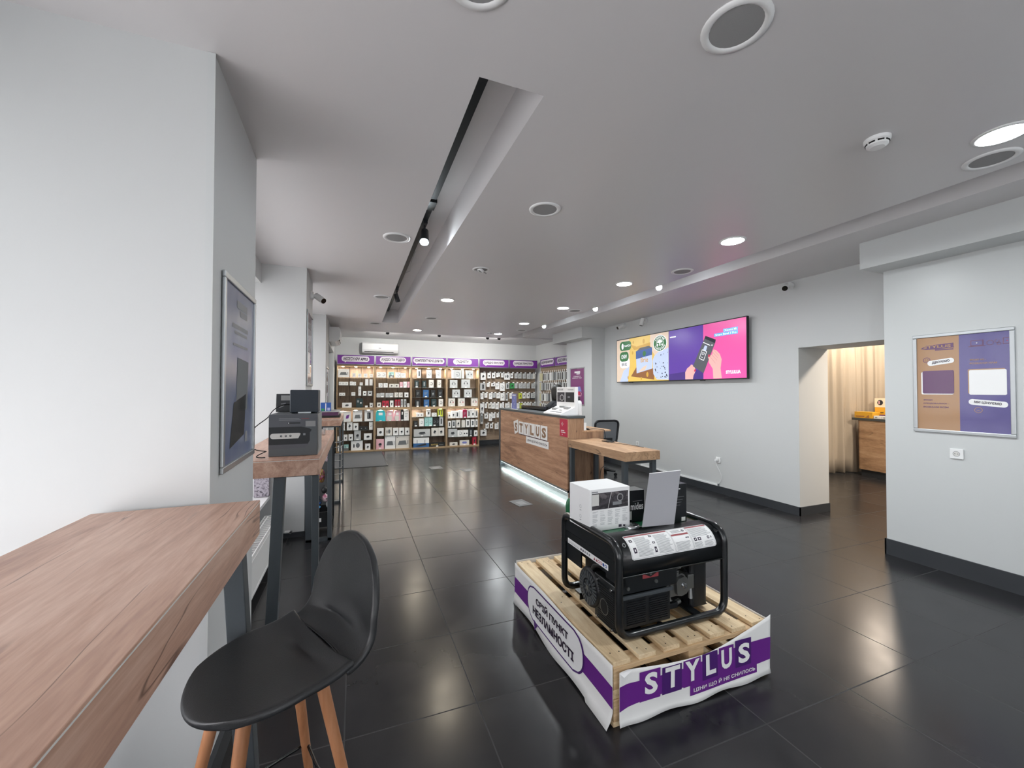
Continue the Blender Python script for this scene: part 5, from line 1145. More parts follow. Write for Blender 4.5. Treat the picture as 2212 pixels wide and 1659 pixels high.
for r, (z, h) in enumerate(SR):
    for i in range(17):
        y = 10.60-i*.112; w = .075
        if y-w < 8.66: continue
        col = 'p_beige' if i < (2 if r == 0 else 1) else ['p_G', 'p_K', 'p_G', 'p_W', 'mesh_grey', 'p_K', 'p_K', 'p_K', 'p_G'][(i*5+r*3) % 9]
        nm = {'p_beige': 'beige', 'p_G': 'light grey', 'p_K': 'black', 'p_W': 'white', 'mesh_grey': 'grey'}[col]
        F = frame((4.965-.006*(i % 2), y, z-h), (0, -1, 0), (0, 0, 1)); I = Matrix.Identity(4)
        b = MB(F); b.bx(0, w, 0, h, -.02, 0, 'p_W' if col == 'p_K' else col)
        if col == 'p_K': b.rrect(I, .010, .012, w-.02, h-.03, .015, 'p_K', z=.001, n=3)
        else: b.rect(I, w*.3, h*.15, w*.12, h*.7, 'motif_soft', z=.001)
        b.bx(w*.3, w*.7, h, h+.03, -.004, 0, 'p_W'); b.disc(I, w*.5, h+.04, .020, 'tag', z=.002, n=10)
        o = cast('hanging_phone_case', 'hanging %s phone case pack, side wall %s row, %s from the corner' % (nm, rn[r] if r < 3 else 'lowest visible', ORD[i] if i < 16 else 'last'), 'phone case', tuple(F @ Vector((w/2, h, -.01))), b, group='phone cases hanging on the side wall')
        b = MB(); b.cyl((5.03, y-w/2, z+.012), (4.94, y-w/2, z+.012), .004, .004, 'hook', n=6); b.build('hook', parent=t2)
# ================================================================= long screen on the right wall
for nm, c, e in (('scr_purple', '#5a3a9a', .95), ('scr_purple2', '#46307e', .8), ('scr_pink', '#e2559f', .95), ('scr_cream', '#d9c4b0', .95), ('scr_yellow', '#dcb95c', .95), ('scr_yellow2', '#c79a3e', .9), ('scr_green', '#2f6b3c', .9), ('scr_white', '#f2f2f6', 1.0), ('scr_blue', '#3a5a98', .9), ('scr_sky', '#b9c6e4', .95), ('scr_black', '#1c2430', .5), ('scr_grey', '#55575e', .8), ('scr_grey2', '#3c3e45', .8), ('scr_skin', '#e0aba6', .95), ('scr_skin2', '#c98f8c', .95), ('scr_red', '#c22d4e', .95), ('scr_cyan', '#5cb6f0', 1.0), ('scr_brown', '#8a5a35', .8)):
    plain(nm, c, .25, emit=e*.42)
t = thing('wall_screen', 'long wide screen on the right wall showing a cheese advert and a pink advert', 'screen', (5.03, 5.45, 1.70))
b = MB(); b.bx(4.985, 5.03, 3.985, 6.935, 1.692, 2.555, 'black_plastic'); b.build('housing', parent=t, bevel=.004)
b = MB(); b.bx(5.03, 5.08, 4.6, 6.3, 1.85, 2.35, 'black_metal'); b.build('wall_bracket', parent=t)
F = frame((4.983, 6.92, 1.705), (0, -1, 0), (0, 0, 1)); z = .0004
b = MB()
b.rect(F, 0, 0, 1.46, .835, 'scr_yellow', z); b.add([(0, .0, z*2), (.30, 0, z*2), (.42, .3, z*2), (.40, .835, z*2), (0, .835, z*2)], [(0, 1, 2, 3, 4)], 'scr_cream', xf=F)
b.add([(1.0, .835, z*2), (1.46, .835, z*2), (1.46, .5, z*2), (1.12, .45, z*2), (.98, .62, z*2)], [(0, 1, 2, 3, 4)], 'scr_cream', xf=F)
b.add([(.42, .72, z*3), (.62, .66, z*3), (1.0, .70, z*3), (1.0, .62, z*3), (.55, .6, z*3)], [(0, 1, 2, 3, 4)], 'scr_yellow2', xf=F)
b.add([(.45, .10, z*3), (1.1, .02, z*3), (1.1, .22, z*3), (.6, .26, z*3)], [(0, 1, 2, 3)], 'scr_brown', xf=F)
for x, y, r in ((.52, .75, .02), (.82, .74, .03), (.9, .66, .02), (.50, .55, .02), (.36, .08, .02), (.92, .12, .03), (.75, .05, .02)): b.disc(F, x, y, r, 'scr_yellow2', z*4, ry=r*1.5)
b.add([(1.06, .36, z*5), (1.10, .44, z*5), (1.20, .50, z*5), (1.32, .53, z*5), (1.46, .56, z*5), (1.46, .01, z*5), (1.17, .02, z*5), (1.08, .12, z*5)], [tuple(range(8))], 'scr_sky', xf=F)
rnd = random.Random(9)
for k in range(34):
    x = rnd.uniform(1.10, 1.44); y = rnd.uniform(.05, .48); a = rnd.uniform(.006, .018); b.add([(x-a, y, z*7), (x+a*.3, y-a*.8, z*7), (x+a*1.3, y+a*.5, z*7), (x, y+a, z*7)], [(0, 1, 2, 3)], 'scr_black', xf=F)
b.add([(.10, .0, z*4), (.22, .22, z*4), (.40, .30, z*4), (.36, .0, z*4)], [(0, 1, 2, 3)], 'scr_sky', xf=F)
b.build('advert_picture', parent=t)
b = MB()
b.rrect(F, .10, .615, .36, .18, .075, 'scr_green', z*8); b.disc(F, .19, .70, .035, 'scr_white', z*9, ry=.06); b.text('NAPOLI', F, .25, .685, .19, .04, 'scr_white', .02, z=z*9)
b.rrect(F, .10, .27, .31, .20, .09, 'scr_white', z*8); b.rrect(F, .10, .40, .28, .19, .08, 'scr_green', z*9); b.text('СИРИ', F, .15, .45, .17, .085, 'scr_white', .02, z=z*10); b.text('BRIE', F, .16, .315, .17, .055, 'scr_black', .01, z=z*10)
b.add([(.62, .15, z*8), (1.05, .22, z*8), (1.05, .60, z*8), (.60, .57, z*8)], [(0, 1, 2, 3)], 'scr_sky', xf=F); b.add([(.60, .42, z*9), (1.05, .47, z*9), (1.05, .60, z*9), (.60, .57, z*9)], [(0, 1, 2, 3)], 'scr_blue', xf=F)
b.add([(.60, .56, z*8), (1.05, .60, z*8), (.96, .64, z*8), (.72, .625, z*8)], [(0, 1, 2, 3)], 'scr_grey', xf=F); b.disc(F, .84, .51, .045, 'scr_green', z*10, ry=.05); b.text('Brie', F, .74, .35, .2, .09, 'scr_yellow2', .01, z=z*10)
b.add([(.66, .17, z*10), (.80, .26, z*10), (.92, .30, z*10), (.86, .20, z*10)], [(0, 1, 2, 3)], 'scr_cream', xf=F)
b.disc(F, 1.25, .655, .17, 'scr_white', z*8, n=32, ry=.145); b.disc(F, 1.25, .655, .158, 'scr_green', z*9, n=32, ry=.133); b.ring(F, 1.25, .655, .085, .092, 'scr_white', z*10, e=.85)
b.add([(1.18, .665, z*11), (1.32, .665, z*11), (1.30, .70, z*11), (1.25, .72, z*11), (1.20, .70, z*11)], [tuple(range(5))], 'scr_white', xf=F); b.rect(F, 1.235, .61, .03, .055, 'scr_white', z*11); b.disc(F, 1.195, .63, .018, 'scr_white', z*11); b.disc(F, 1.305, .63, .018, 'scr_white', z*11)
def arctext(b, F, s, cx, cy, r, a0, a1, h, mat, z, flip=False, e=.85):
    n = len(s)
    for i, ch in enumerate(s):
        if ch == ' ': continue
        a = math.radians(a0+(a1-a0)*(i+.5)/n); rr = a-PI/2 if not flip else a+PI/2
        X = F @ Matrix.Translation((cx+r*math.cos(a), cy+r*e*math.sin(a), 0)) @ Matrix.Rotation(rr, 4, 'Z'); w = abs(math.radians((a1-a0)/n))*r*.75
        b.text(ch, X, -w/2, -h/2, w, h, mat, .02, z=z)
arctext(b, F, 'Kaserei', 1.25, .655, .125, 150, 30, .035, 'scr_white', z*11); arctext(b, F, 'Champignon', 1.25, .655, .125, 200, 340, .032, 'scr_white', z*11, flip=True)
b.build('advert_badge', parent=t)
b = MB(); b.rect(F, 1.465, 0, .73, .835, 'scr_purple', z); b.rect(F, 2.195, 0, .735, .835, 'scr_pink', z)
b.add([(1.465, 0, z*2), (2.195, 0, z*2), (2.195, .16, z*2), (1.465, .10, z*2)], [(0, 1, 2, 3)], 'scr_purple2', xf=F); b.rrect(F, 1.49, .715, .14, .02, .009, 'scr_white', z*3)
b.add([(2.24, .66, z*6), (2.43, .58, z*6), (2.42, .54, z*6), (2.20, .09, z*6), (1.99, .21, z*6)], [(0, 1, 2, 3, 4)], 'scr_grey', xf=F); b.add([(2.24, .66, z*7), (2.43, .58, z*7), (2.41, .53, z*7), (2.225, .62, z*7)], [(0, 1, 2, 3)], 'scr_black', xf=F)
b.add([(2.20, .57, z*7), (2.33, .51, z*7), (2.325, .50, z*7), (2.195, .56, z*7)], [(0, 1, 2, 3)], 'scr_white', xf=F); b.disc(F, 2.36, .505, .012, 'scr_white', z*7)
wch = Matrix.Translation((2.19, .37, 0)) @ Matrix.Rotation(-.42, 4, 'Z')
b.add([(-.05, -.075, z*8), (.05, -.075, z*8), (.05, .075, z*8), (-.05, .075, z*8)], [(0, 1, 2, 3)], 'scr_white', xf=F @ wch); b.add([(-.042, -.066, z*9), (.042, -.066, z*9), (.042, .066, z*9), (-.042, .066, z*9)], [(0, 1, 2, 3)], 'scr_grey', xf=F @ wch)
b.add([(-.03, .075, z*8), (.03, .075, z*8), (.025, .15, z*8), (-.025, .15, z*8)], [(0, 1, 2, 3)], 'scr_sky', xf=F @ wch); b.text('07', F @ wch, -.028, .0, .056, .045, 'scr_white', z=z*10); b.rect(F @ wch, -.028, -.04, .04, .006, 'scr_white', z*10)
# hands in the advert
b.add([(1.83, .005, z*5), (1.83, .12, z*5), (1.87, .18, z*5), (1.97, .24, z*5), (2.02, .20, z*5), (2.05, .14, z*5), (2.00, .06, z*5), (1.99, .005, z*5)], [tuple(range(8))], 'scr_skin', xf=F)
for pts in (((1.90, .16), (1.96, .23)), ((1.95, .12), (2.03, .17)), ((1.93, .08), (2.03, .12))): b.line(F, pts, .022, 'scr_skin', z*8)
b.add([(2.015, .15, z*9), (2.05, .17, z*9), (2.05, .13, z*9), (2.02, .12, z*9)], [(0, 1, 2, 3)], 'scr_red', xf=F)
b.add([(2.38, .005, z*5), (2.37, .15, z*5), (2.30, .25, z*5), (2.30, .36, z*5), (2.36, .36, z*5), (2.38, .44, z*5), (2.44, .42, z*5), (2.50, .36, z*5), (2.53, .28, z*5), (2.51, .15, z*5), (2.53, .005, z*5)], [tuple(range(11))], 'scr_skin', xf=F)
for pts in (((2.38, .44), (2.48, .34)), ((2.36, .41), (2.46, .31)), ((2.35, .37), (2.45, .27)), ((2.33, .33), (2.42, .23))): b.line(F, pts, .006, 'scr_skin2', z*8)
b.line(F, ((2.30, .34), (2.36, .20)), .032, 'scr_skin', z*8); b.disc(F, 2.305, .35, .016, 'scr_red', z*9, ry=.022)
b.rect(F, 2.56, .675, .24, .045, 'scr_cyan', z*4); b.rect(F, 2.40, .625, .40, .045, 'scr_cyan', z*4); b.text('Xiaomi Mi', F, 2.58, .683, .20, .03, 'scr_white', .01, z=z*5); b.text('Smart Band 7 Pro', F, 2.42, .633, .36, .03, 'scr_white', .02, z=z*5)
b.text('STYLUS.UA', F, 2.60, .065, .24, .048, 'scr_white', .05, z=z*5); b.build('advert_picture', parent=t)
b = MB(); b.bx(4.99, 5.02, 6.45, 6.55, 1.682, 1.692, 'black_plastic'); b.build('sensor', parent=t); b = MB(); b.bx(4.99, 5.02, 4.72, 4.80, 1.682, 1.692, 'black_plastic'); b.build('sensor', parent=t)
# ================================================================= framed posters
def poster(label, F, W, H, draw, fr='alu', fw=.028):
    t = thing('framed_poster', label, 'poster', tuple(F @ Vector((W/2, H/2, 0))))
    for nm, a in (('frame_rail', (0, W, 0, fw)), ('frame_rail', (0, W, H-fw, H)), ('frame_rail', (0, fw, fw, H-fw)), ('frame_rail', (W-fw, W, fw, H-fw))):
        b = MB(F); b.bx(a[0], a[1], a[2], a[3], 0, .013, fr); b.build(nm, parent=t, bevel=.004)
    b = MB(F); draw(b, Matrix.Translation((fw, fw, .004)), W-2*fw, H-2*fw); b.build('print', parent=t)
plain('post_orange', '#a9805a', .25, coat=.4); plain('post_violet', '#544c8a', .25, coat=.4); plain('post_plum', '#5c2f5e', .3, coat=.4)
def d_right(b, F, w, h):
    b.rect(F, 0, 0, w*.49, h, 'post_orange'); b.rect(F, w*.49, 0, w*.51, h, 'post_violet'); z = .0012
    b.add([(.025, .70, z), (.06, .725, z), (.235, .735, z), (.235, .705, z), (.24, .695, z), (.12, .688, z), (.06, .69, z)], [tuple(range(7))], 'post_plum', xf=F); b.text('STYLUS', F, .045, .700, .175, .024, 'post_orange', .03, z=z*2); b.rect(F, .12, .678, .115, .010, 'post_plum', z)
    b.ring(F, .065, .598, .020, .024, 'post_plum', z); b.disc(F, .057, .603, .003, 'post_plum', z); b.disc(F, .073, .603, .003, 'post_plum', z); b.ring(F, .065, .598, .010, .012, 'post_plum', z, a0=200, a1=340)
    X = F @ Matrix.Rotation(.20, 4, 'Z'); b.rrect(F @ Matrix.Translation((.073, .545, 0)) @ Matrix.Rotation(.14, 4, 'Z'), 0, 0, .17, .044, .021, 'white_print', z*1.2); b.text('ДЯКУЄМО', F @ Matrix.Translation((.073, .545, 0)) @ Matrix.Rotation(.14, 4, 'Z'), .028, .011, .115, .023, 'ink', .03, z=z*2)
    b.rrect(F, .027, .300, .205, .195, .010, 'white_print', z); b.rrect(F, .036, .308, .200, .197, .010, 'post_plum', z*1.6)
    for i, (s, ww) in enumerate((('ЯКЩО', .06), ('СПОДОБАЛОСЬ -', .165), ('РОЗКАЖИ ВСІМ', .16))): b.text(s, F, .040, .245-.030*i, ww, .014, 'post_plum', .03, z=z)
    b.rect(F, .335, .695, .075, .045, 'post_plum', z); b.rect(F, .342, .701, .061, .033, 'post_violet', z*1.5); b.disc(F, .372, .717, .006, 'white_print', z*2, n=3); b.rect(F, .325, .688, .095, .006, 'post_plum', z)
    b.ring(F, .445, .712, .016, .020, 'post_plum', z); b.ring(F, .482, .722, .010, .014, 'post_plum', z, a0=90, a1=400); b.ring(F, .492, .700, .008, .012, 'post_plum', z); b.rect(F, .512, .694, .05, .05, 'post_plum', z); b.rect(F, .518, .700, .038, .038, 'post_violet', z*1.5); b.disc(F, .536, .719, .005, 'red_print', z*2, n=3)
    b.text('ЯКЩО НІ -', F, .330, .575, .09, .014, 'post_orange', .03, z=z); b.text('РОЗКАЖИ НАМ', F, .330, .547, .15, .014, 'post_orange', .03, z=z)
    b.rrect(F, .318, .308, .205, .200, .010, 'post_orange', z); b.rrect(F, .325, .300, .205, .200, .010, 'white_print', z*1.6)
    Y = F @ Matrix.Translation((.318, .222, 0)) @ Matrix.Rotation(-.10, 4, 'Z'); b.rrect(Y, 0, 0, .215, .046, .022, 'white_print', z*1.2); b.text('МИ ЦІНУЄМО', Y, .032, .012, .15, .023, 'ink', .03, z=z*2)
    b.ring(F, .375, .178, .020, .023, 'post_orange', z); b.ring(F, .375, .165, .009, .011, 'post_orange', z, a0=20, a1=160)
poster('framed orange and violet poster with speech bubbles on the near right wall', frame((4.664, 2.078, 1.168), (0, -1, 0), (0, 0, 1)), .603, .850, d_right)
m = speckle('post_blue_glare', ['#44557f', '#59678a', '#7a8196', '#626f8f'], 2, .3, .3)  # bluish glare painted into the print colour as pale bands
def d_left(b, F, w, h):
    b.rect(F, 0, 0, w, h, 'post_blue_glare'); z = .001
    for a in ((.20, .70, .20, .035), (.26, .665, .14, .03), (.12, .60, .30, .02), (.16, .575, .24, .014), (.14, .52, .28, .012)): b.rect(F, *a, 'text_grey', z)
    b.add([(.20, .22, z), (.42, .22, z), (.44, .46, z), (.22, .47, z)], [(0, 1, 2, 3)], 'mesh_grey', xf=F); b.add([(.10, .06, z), (.36, .10, z), (.40, .30, z), (.16, .26, z)], [(0, 1, 2, 3)], 'box_black', xf=F); b.rect(F, .38, .06, .05, .05, 'text_grey', z)
poster('tall framed poster with bluish glare on the side of the nearest white pier', frame((-.512, 1.972, 1.178), (-.0139, 1, 0), (0, 0, 1)), .600, .842, d_left)
m = speckle('post_mauve', ['#5b4a63', '#8f8296', '#b9b0bd', '#6b5470'], 4, .1, .3)
def d_mauve(b, F, w, h):
    b.rect(F, 0, 0, w, h, 'post_mauve'); b.rect(F, w*.2, h*.8, w*.6, h*.08, 'text_grey', .001); b.rect(F, w*.15, h*.15, w*.4, h*.3, 'white_print', .001)
poster('narrow mauve framed poster on the side of the second pier below the camera', frame((-.484, 4.80, 1.57), (0, 1, 0), (0, 0, 1)), .580, .825, d_mauve)
poster('narrow grey framed poster on the side of the third pier beside the glass door', frame((-.469, 7.66, 1.08), (0, 1, 0), (0, 0, 1)), .620, .860, d_mauve)
plain('post_purple', '#7c3670', .35)
def d_pur(b, F, w, h):
    b.rect(F, 0, 0, w, h, 'post_purple'); z = .001
    b.rect(F, w*.30, h*.88, w*.42, h*.05, 'white_print', z); b.rect(F, w*.45, h*.84, w*.25, h*.03, 'white_print', z); b.text("СТІЛЬНИКИ ТА", F, w*.2, h*.77, w*.55, h*.03, 'white_print', .02, z=z); b.text('АКСЕСУАРИ ТОЩО', F, w*.13, h*.72, w*.7, h*.035, 'white_print', .02, z=z)
    b.add([(w*.3, h*.48, z), (w*.72, h*.50, z), (w*.82, h*.36, z), (w*.4, h*.33, z)], [(0, 1, 2, 3)], 'banner_blue', xf=F); b.rect(F, w*.35, h*.26, w*.36, h*.1, 'red_print', z*1.5); b.line(F, [(w*.35, h*.235), (w*.78, h*.235), (w*.82, h*.30), (w*.74, h*.34)], .018, 'p_P', z*2)
poster('purple framed poster on the white pillar behind the counter', frame((4.749, 8.43, 1.19), (0, -1, 0), (0, 0, 1)), .655, .865, d_pur)
# ================================================================= air conditioners
def aircon(F, W, label, shadow=False):
    t = thing('air_conditioner', label, 'air conditioner', tuple(F @ Vector((W/2, .14, 0))))
    prof = [(0, 0), (.10, 0), (.17, .035), (.195, .10), (.195, .25), (.17, .285), (0, .285)]
    Y = F @ Matrix(((0, 0, 1, 0), (0, 1, 0, 0), (1, 0, 0, 0), (0, 0, 0, 1)))
    b = MB(Y); b.prism(prof, 0, W, 'white_plastic'); b.build('casing', parent=t, bevel=.012, seg=3)
    b = MB(F); b.add([(.05, .022, .152), (W-.11, .022, .152), (W-.11, .052, .184), (.05, .052, .184)], [(0, 1, 2, 3)], 'dark_hole'); b.build('outlet', parent=t)
    b = MB(F); b.add([(.05, .012, .158), (W-.11, .012, .158), (W-.11, .030, .178), (.05, .030, .178)], [(0, 1, 2, 3)], 'white_plastic'); b.build('louvre_flap', parent=t)
    b = MB(F); b.rect(Matrix.Identity(4), W*.45, .135, .06, .012, 'text_grey', z=.1965); b.build('badge', parent=t)
aircon(frame((.165, 11.099, 2.468), (1, 0, 0), (0, 0, 1)), .875, 'white air conditioner on the back wall above the second sign')
aircon(frame((-.47, 9.35, 2.44), (0, -1, 0), (0, 0, 1)) if False else frame((-.47, 8.52, 2.465), (0, 1, 0), (0, 0, 1)), .86, 'white air conditioner seen end-on above the glass entrance door')
# ================================================================= sockets
def socket(F, label, n=1, plug=False):
    t = thing('wall_socket', label, 'socket', tuple(F @ Vector((0, 0, 0)))); W = .082
    b = MB(F); b.bx(-W/2*n*1.0-(0.012 if n > 1 else 0), W/2*n, -W/2, W/2, 0, .011, 'white_plastic'); b.build('plate', parent=t, bevel=.003)
    b = MB(F); b.ring(Matrix.Identity(4), 0, 0, .019, .022, 'text_grey', z=.0118); b.disc(Matrix.Identity(4), 0, 0, .019, 'off_white', z=.0115); b.disc(Matrix.Identity(4), -.009, 0, .003, 'dark_hole', z=.012, n=8); b.disc(Matrix.Identity(4), .009, 0, .003, 'dark_hole', z=.012, n=8); b.build('outlet', parent=t)
    return t
t = socket(frame((4.664, 1.805, 1.005), (0, -1, 0), (0, 0, 1)), 'white wall socket under the orange and violet poster')
socket(frame((5.079, 6.40, .515), (0, -1, 0), (0, 0, 1)), 'white wall socket low on the screen wall near the office chair')
t = socket(frame((5.079, 4.545, .492), (0, -1, 0), (0, 0, 1)), 'white wall socket with a plugged-in cable low on the screen wall')
t = thing('power_plug', 'white plug with a cable hanging down the wall to the skirting', 'plug', (5.06, 4.555, .49))
b = MB(); b.cyl((5.068, 4.56, .49), (5.03, 4.56, .49), .021, .017, 'white_plastic'); b.build('plug', parent=t)
b = MB(); b.tube(bez((5.045, 4.56, .475), (5.05, 4.57, .38), (5.07, 4.47, .33), (5.07, 4.49, .22), 10)+bez((5.07, 4.49, .22), (5.07, 4.50, .16), (5.07, 4.54, .16), (5.07, 4.545, .125), 6), .004, 'white_plastic'); b.build('cable', parent=t)
t = thing('cable_trunking', 'thin white cable trunking along the top of the skirting on the screen wall', 'trunking', (5.07, 5.3, .11))
b = MB(); b.bx(5.062, 5.08, 4.55, 6.3, .106, .128, 'white_plastic'); b.build('trunk', parent=t); b = MB(); b.bx(5.058, 5.08, 4.535, 4.55, .104, .14, 'mesh_grey'); b.build('end_cap', parent=t)
# ================================================================= radiators
def radiator(x, y0, y1, z0, z1, label):
    t = thing('radiator', label, 'radiator', (x, (y0+y1)/2, z0))
    b = MB(); b.bx(x-.008, x, y0, y1, z0, z1, 'white_plastic'); b.bx(x-.11, x-.102, y0, y1, z0, z1, 'white_plastic'); b.build('panel', parent=t, bevel=.003)
    b = MB(); b.bx(x-.10, x-.01, y0+.002, y1-.002, z1-.012, z1-.006, 'grille'); [b.bx(x-.085, x-.075, y0+.01, y1-.01, z1-.006, z1-.002, 'white_plastic') for _ in (0,)]
    n = int((y1-y0)/.05); [b.bx(x-.10, x-.01, y0+.02+k*.05, y0+.024+k*.05, z1-.006, z1-.001, 'white_plastic') for k in range(n)]; b.build('top_grille', parent=t)
    b = MB(); b.bx(x-.11, x, y0-.002, y0+.004, z0, z1, 'white_plastic'); b.bx(x-.11, x, y1-.004, y1+.002, z0, z1, 'white_plastic'); b.build('side_cover', parent=t)
    b = MB(); b.bx(x-.0005, x+.003, y0+.02, y1-.02, z1-.045, z1-.035, 'white_plastic'); b.bx(x-.0005, x+.003, y0+.02, y1-.02, z0+.02, z0+.03, 'white_plastic'); b.build('pressed_rib', parent=t)
    for y in (y0+.15, y1-.15):
        b = MB(); b.bx(x-.07, x-.04, y-.015, y+.015, 0, z0+.01, 'white_plastic'); b.build('foot', parent=t)
radiator(-.655, 2.72, 4.30, .07, .37, 'low white radiator under the window behind the middle bar table')
radiator(-.655, 5.60, 7.40, .07, .37, 'low white radiator under the far window beyond the second pier')
t = thing('valve', 'small radiator valve low on the second pier', 'valve', (-.62, 4.74, .06))
b = MB(); b.tube([(-.66, 4.73, .07), (-.62, 4.73, .07), (-.60, 4.72, .06)], .014, 'white_plastic'); b.cyl((-.60, 4.735, .07), (-.60, 4.70, .07), .013, .013, 'chrome'); b.build('valve_body', parent=t)
# view of mottled stone reveal at the window end
speckle('granite', ['#6f6a72', '#b5aeb8', '#8d8690', '#4c4a52'], 40, .4)
b = MB(); b.bx(-.93, -.80, 4.70, 4.764, .455, .72, 'granite'); tag(b.build('stone_panel', loc=(-.86, 4.73, .455)), 'mottled grey stone panel at the end of the middle window sill', 'panel')
# ================================================================= things on the middle bar table
speckle('carton_grey', ['#4a4d52', '#54575c', '#4d5055'], 3, .5)
plain('carton_dark', '#25282c', .5); plain('carton_top', '#5a5c62', .5); plain('carton_side', '#8d8c8a', .55); plain('carton_light', '#5d6164', .5)
t = thing('appliance_carton', 'dark grey printed appliance carton standing on the middle bar table', 'carton', (-.36, 3.09, 1.101))
x0, x1, y0, y1, z0, z1 = -.507, -.228, 2.95, 3.30, 1.101, 1.368
b = MB(); b.bx(x0, x1, y0, y1, z0, z1, 'carton_light'); b.build('box', parent=t, bevel=.002)
F = frame((x0, y0-.0005, z0), (1, 0, 0), (0, 0, 1)); w, h = x1-x0, z1-z0; z = .001
b = MB(); b.rect(F, 0, h*.70, w, h*.30, 'carton_top', z); b.rect(F, 0, h*.28, w*.66, h*.42, 'carton_dark', z); b.add([(w*.66, h*.28, z), (w*.80, h*.28, z), (w*.84, h*.36, z), (w*.84, h*.55, z), (w*.88, h*.62, z), (w*.82, h*.66, z), (w*.66, h*.70, z)], [tuple(range(7))], 'carton_dark', xf=F)
b.add([(0, h*.17, z), (w*.74, h*.19, z), (w*.82, h*.28, z), (0, h*.28, z)], [(0, 1, 2, 3)], 'carton_top', xf=F)
b.rrect(F, w*.03, h*.42, w*.58, h*.13, h*.063, 'off_white', z*2); b.add([(w*.56, h*.42, z*2.2), (w*.60, h*.42, z*2.2), (w*.65, h*.53, z*2.2), (w*.62, h*.55, z*2.2), (w*.56, h*.55, z*2.2)], [tuple(range(5))], 'off_white', xf=F)
for k in range(3): b.disc(F, w*(.25+.095*k), h*.485, .0065, 'motif', z*3); b.disc(F, w*(.25+.095*k), h*.488, .003, 'chrome', z*4)
b.rect(F, w*.20, h*.89, w*.42, h*.016, 'text_grey', z*2); b.rect(F, w*.20, h*.86, w*.45, h*.012, 'text_grey', z*2); b.rect(F, w*.66, h*.89, w*.16, h*.012, 'sticker_red', z*2); b.rect(F, w*.38, h*.775, w*.26, h*.035, 'carton_dark', z*2); b.disc(F, w*.40, h*.792, .003, 'white_print', z*3); b.rect(F, w*.70, h*.49, w*.05, h*.05, 'text_grey', z*3)
b.rect(F, w*.75, h*.70, w*.21, h*.135, 'carton_label', z*4) if 'carton_label' in MATS else b.rect(F, w*.75, h*.70, w*.21, h*.135, 'grille', z*4); b.build('printed_front', parent=t)
F = frame((x1+.0005, y0, z0), (0, 1, 0), (0, 0, 1)); b = MB(); b.rect(F, 0, 0, y1-y0, h, 'carton_side', z)
for k in range(4): b.rect(F, .03, .03+k*.06, .28, .045, 'text_grey', z*2); b.rect(F, .035, .035+k*.06, .27, .035, 'carton_side', z*3)
b.build('printed_side', parent=t)
plain('slate_blue', '#222c38', .45)
t = thing('cube_speaker', 'dark blue-black cube speaker standing on top of the appliance carton', 'speaker', (-.32, 3.12, 1.37))
b = MB(); b.bx(-.402, -.232, 3.04, 3.21, 1.374, 1.527, 'slate_blue'); b.build('cabinet', parent=t, bevel=.006)
for x in (-.385, -.25):
    b = MB(); b.cyl((x, 3.06, 1.369), (x, 3.06, 1.375), .01, .01, 'black_plastic'); b.build('foot', parent=t)
b = MB(); b.bx(-.352, -.275, 3.033, 3.045, 1.370, 1.379, 'alu'); b.build('metal_strip', parent=t)
t = thing('tablet', 'dark tablet in a stand with a pale sticker left of the cube speaker', 'tablet', (-.45, 3.25, 1.369))
b = MB(); X = Matrix.Translation((-.515, 3.24, 1.372)) @ Matrix.Rotation(-.12, 4, 'X'); b = MB(X); b.bx(0, .19, 0, .012, 0, .128, 'carton_dark'); b.build('body', parent=t, bevel=.003)
b = MB(X); F = frame((0, -.0005, 0), (1, 0, 0), (0, 0, 1)); b.rect(F, .030, .080, .075, .036, 'grille', .001); b.rect(F, .004, .004, .10, .070, 'motif', .001); b.line(F, [(.02, .03), (.05, .045)], .008, 'text_grey', .002); b.line(F, [(.03, .055), (.06, .06)], .006, 'text_grey', .002); b.build('picture', parent=t)
b = MB(); b.bx(-.50, -.40, 3.25, 3.295, 1.369, 1.374, 'white_plastic'); b.build('stand', parent=t)
t = thing('power_cable', 'black cable looping from the carton top down to the middle bar table', 'cable', (-.55, 3.0, 1.101))
b = MB(); b.tube(bez((-.40, 3.20, 1.42), (-.46, 3.1, 1.44), (-.50, 3.02, 1.40), (-.512, 3.0, 1.36), 10)+bez((-.512, 3.0, 1.36), (-.52, 2.95, 1.33), (-.60, 2.93, 1.30), (-.605, 2.93, 1.24), 8)+bez((-.605, 2.93, 1.24), (-.61, 2.93, 1.17), (-.60, 2.93, 1.15), (-.52, 2.935, 1.14), 8), .003, 'black_plastic'); b.tube(bez((-.515, 2.935, 1.14), (-.56, 2.92, 1.12), (-.60, 2.90, 1.105), (-.515, 2.90, 1.106), 10), .003, 'black_plastic'); b.build('cord', parent=t)
def cloth_item(nm, lab, cat, x, y, w, d, h, mat, m2):
    t = thing(nm, lab, cat, (x, y, 1.1005)); b = MB(); b.bx(x-w/2, x+w/2, y-d/2, y+d/2, 1.1005, 1.1005+h, mat); b.build('body', parent=t, bevel=.006)
    b = MB(); b.cyl((x, y-d*.2, 1.1+h), (x, y-d*.2, 1.1+h+.02), w*.18, w*.14, m2); b.build('knob', parent=t)
cloth_item('stand_cradle', 'white plastic gadget cradle on the middle bar table beyond the carton', 'gadget', -.30, 3.72, .07, .10, .09, 'white_plastic', 'black_plastic')
cloth_item('wire_stand', 'silver and black phone stand at the far end of the middle bar table', 'gadget', -.29, 4.25, .06, .08, .06, 'chrome', 'black_plastic')
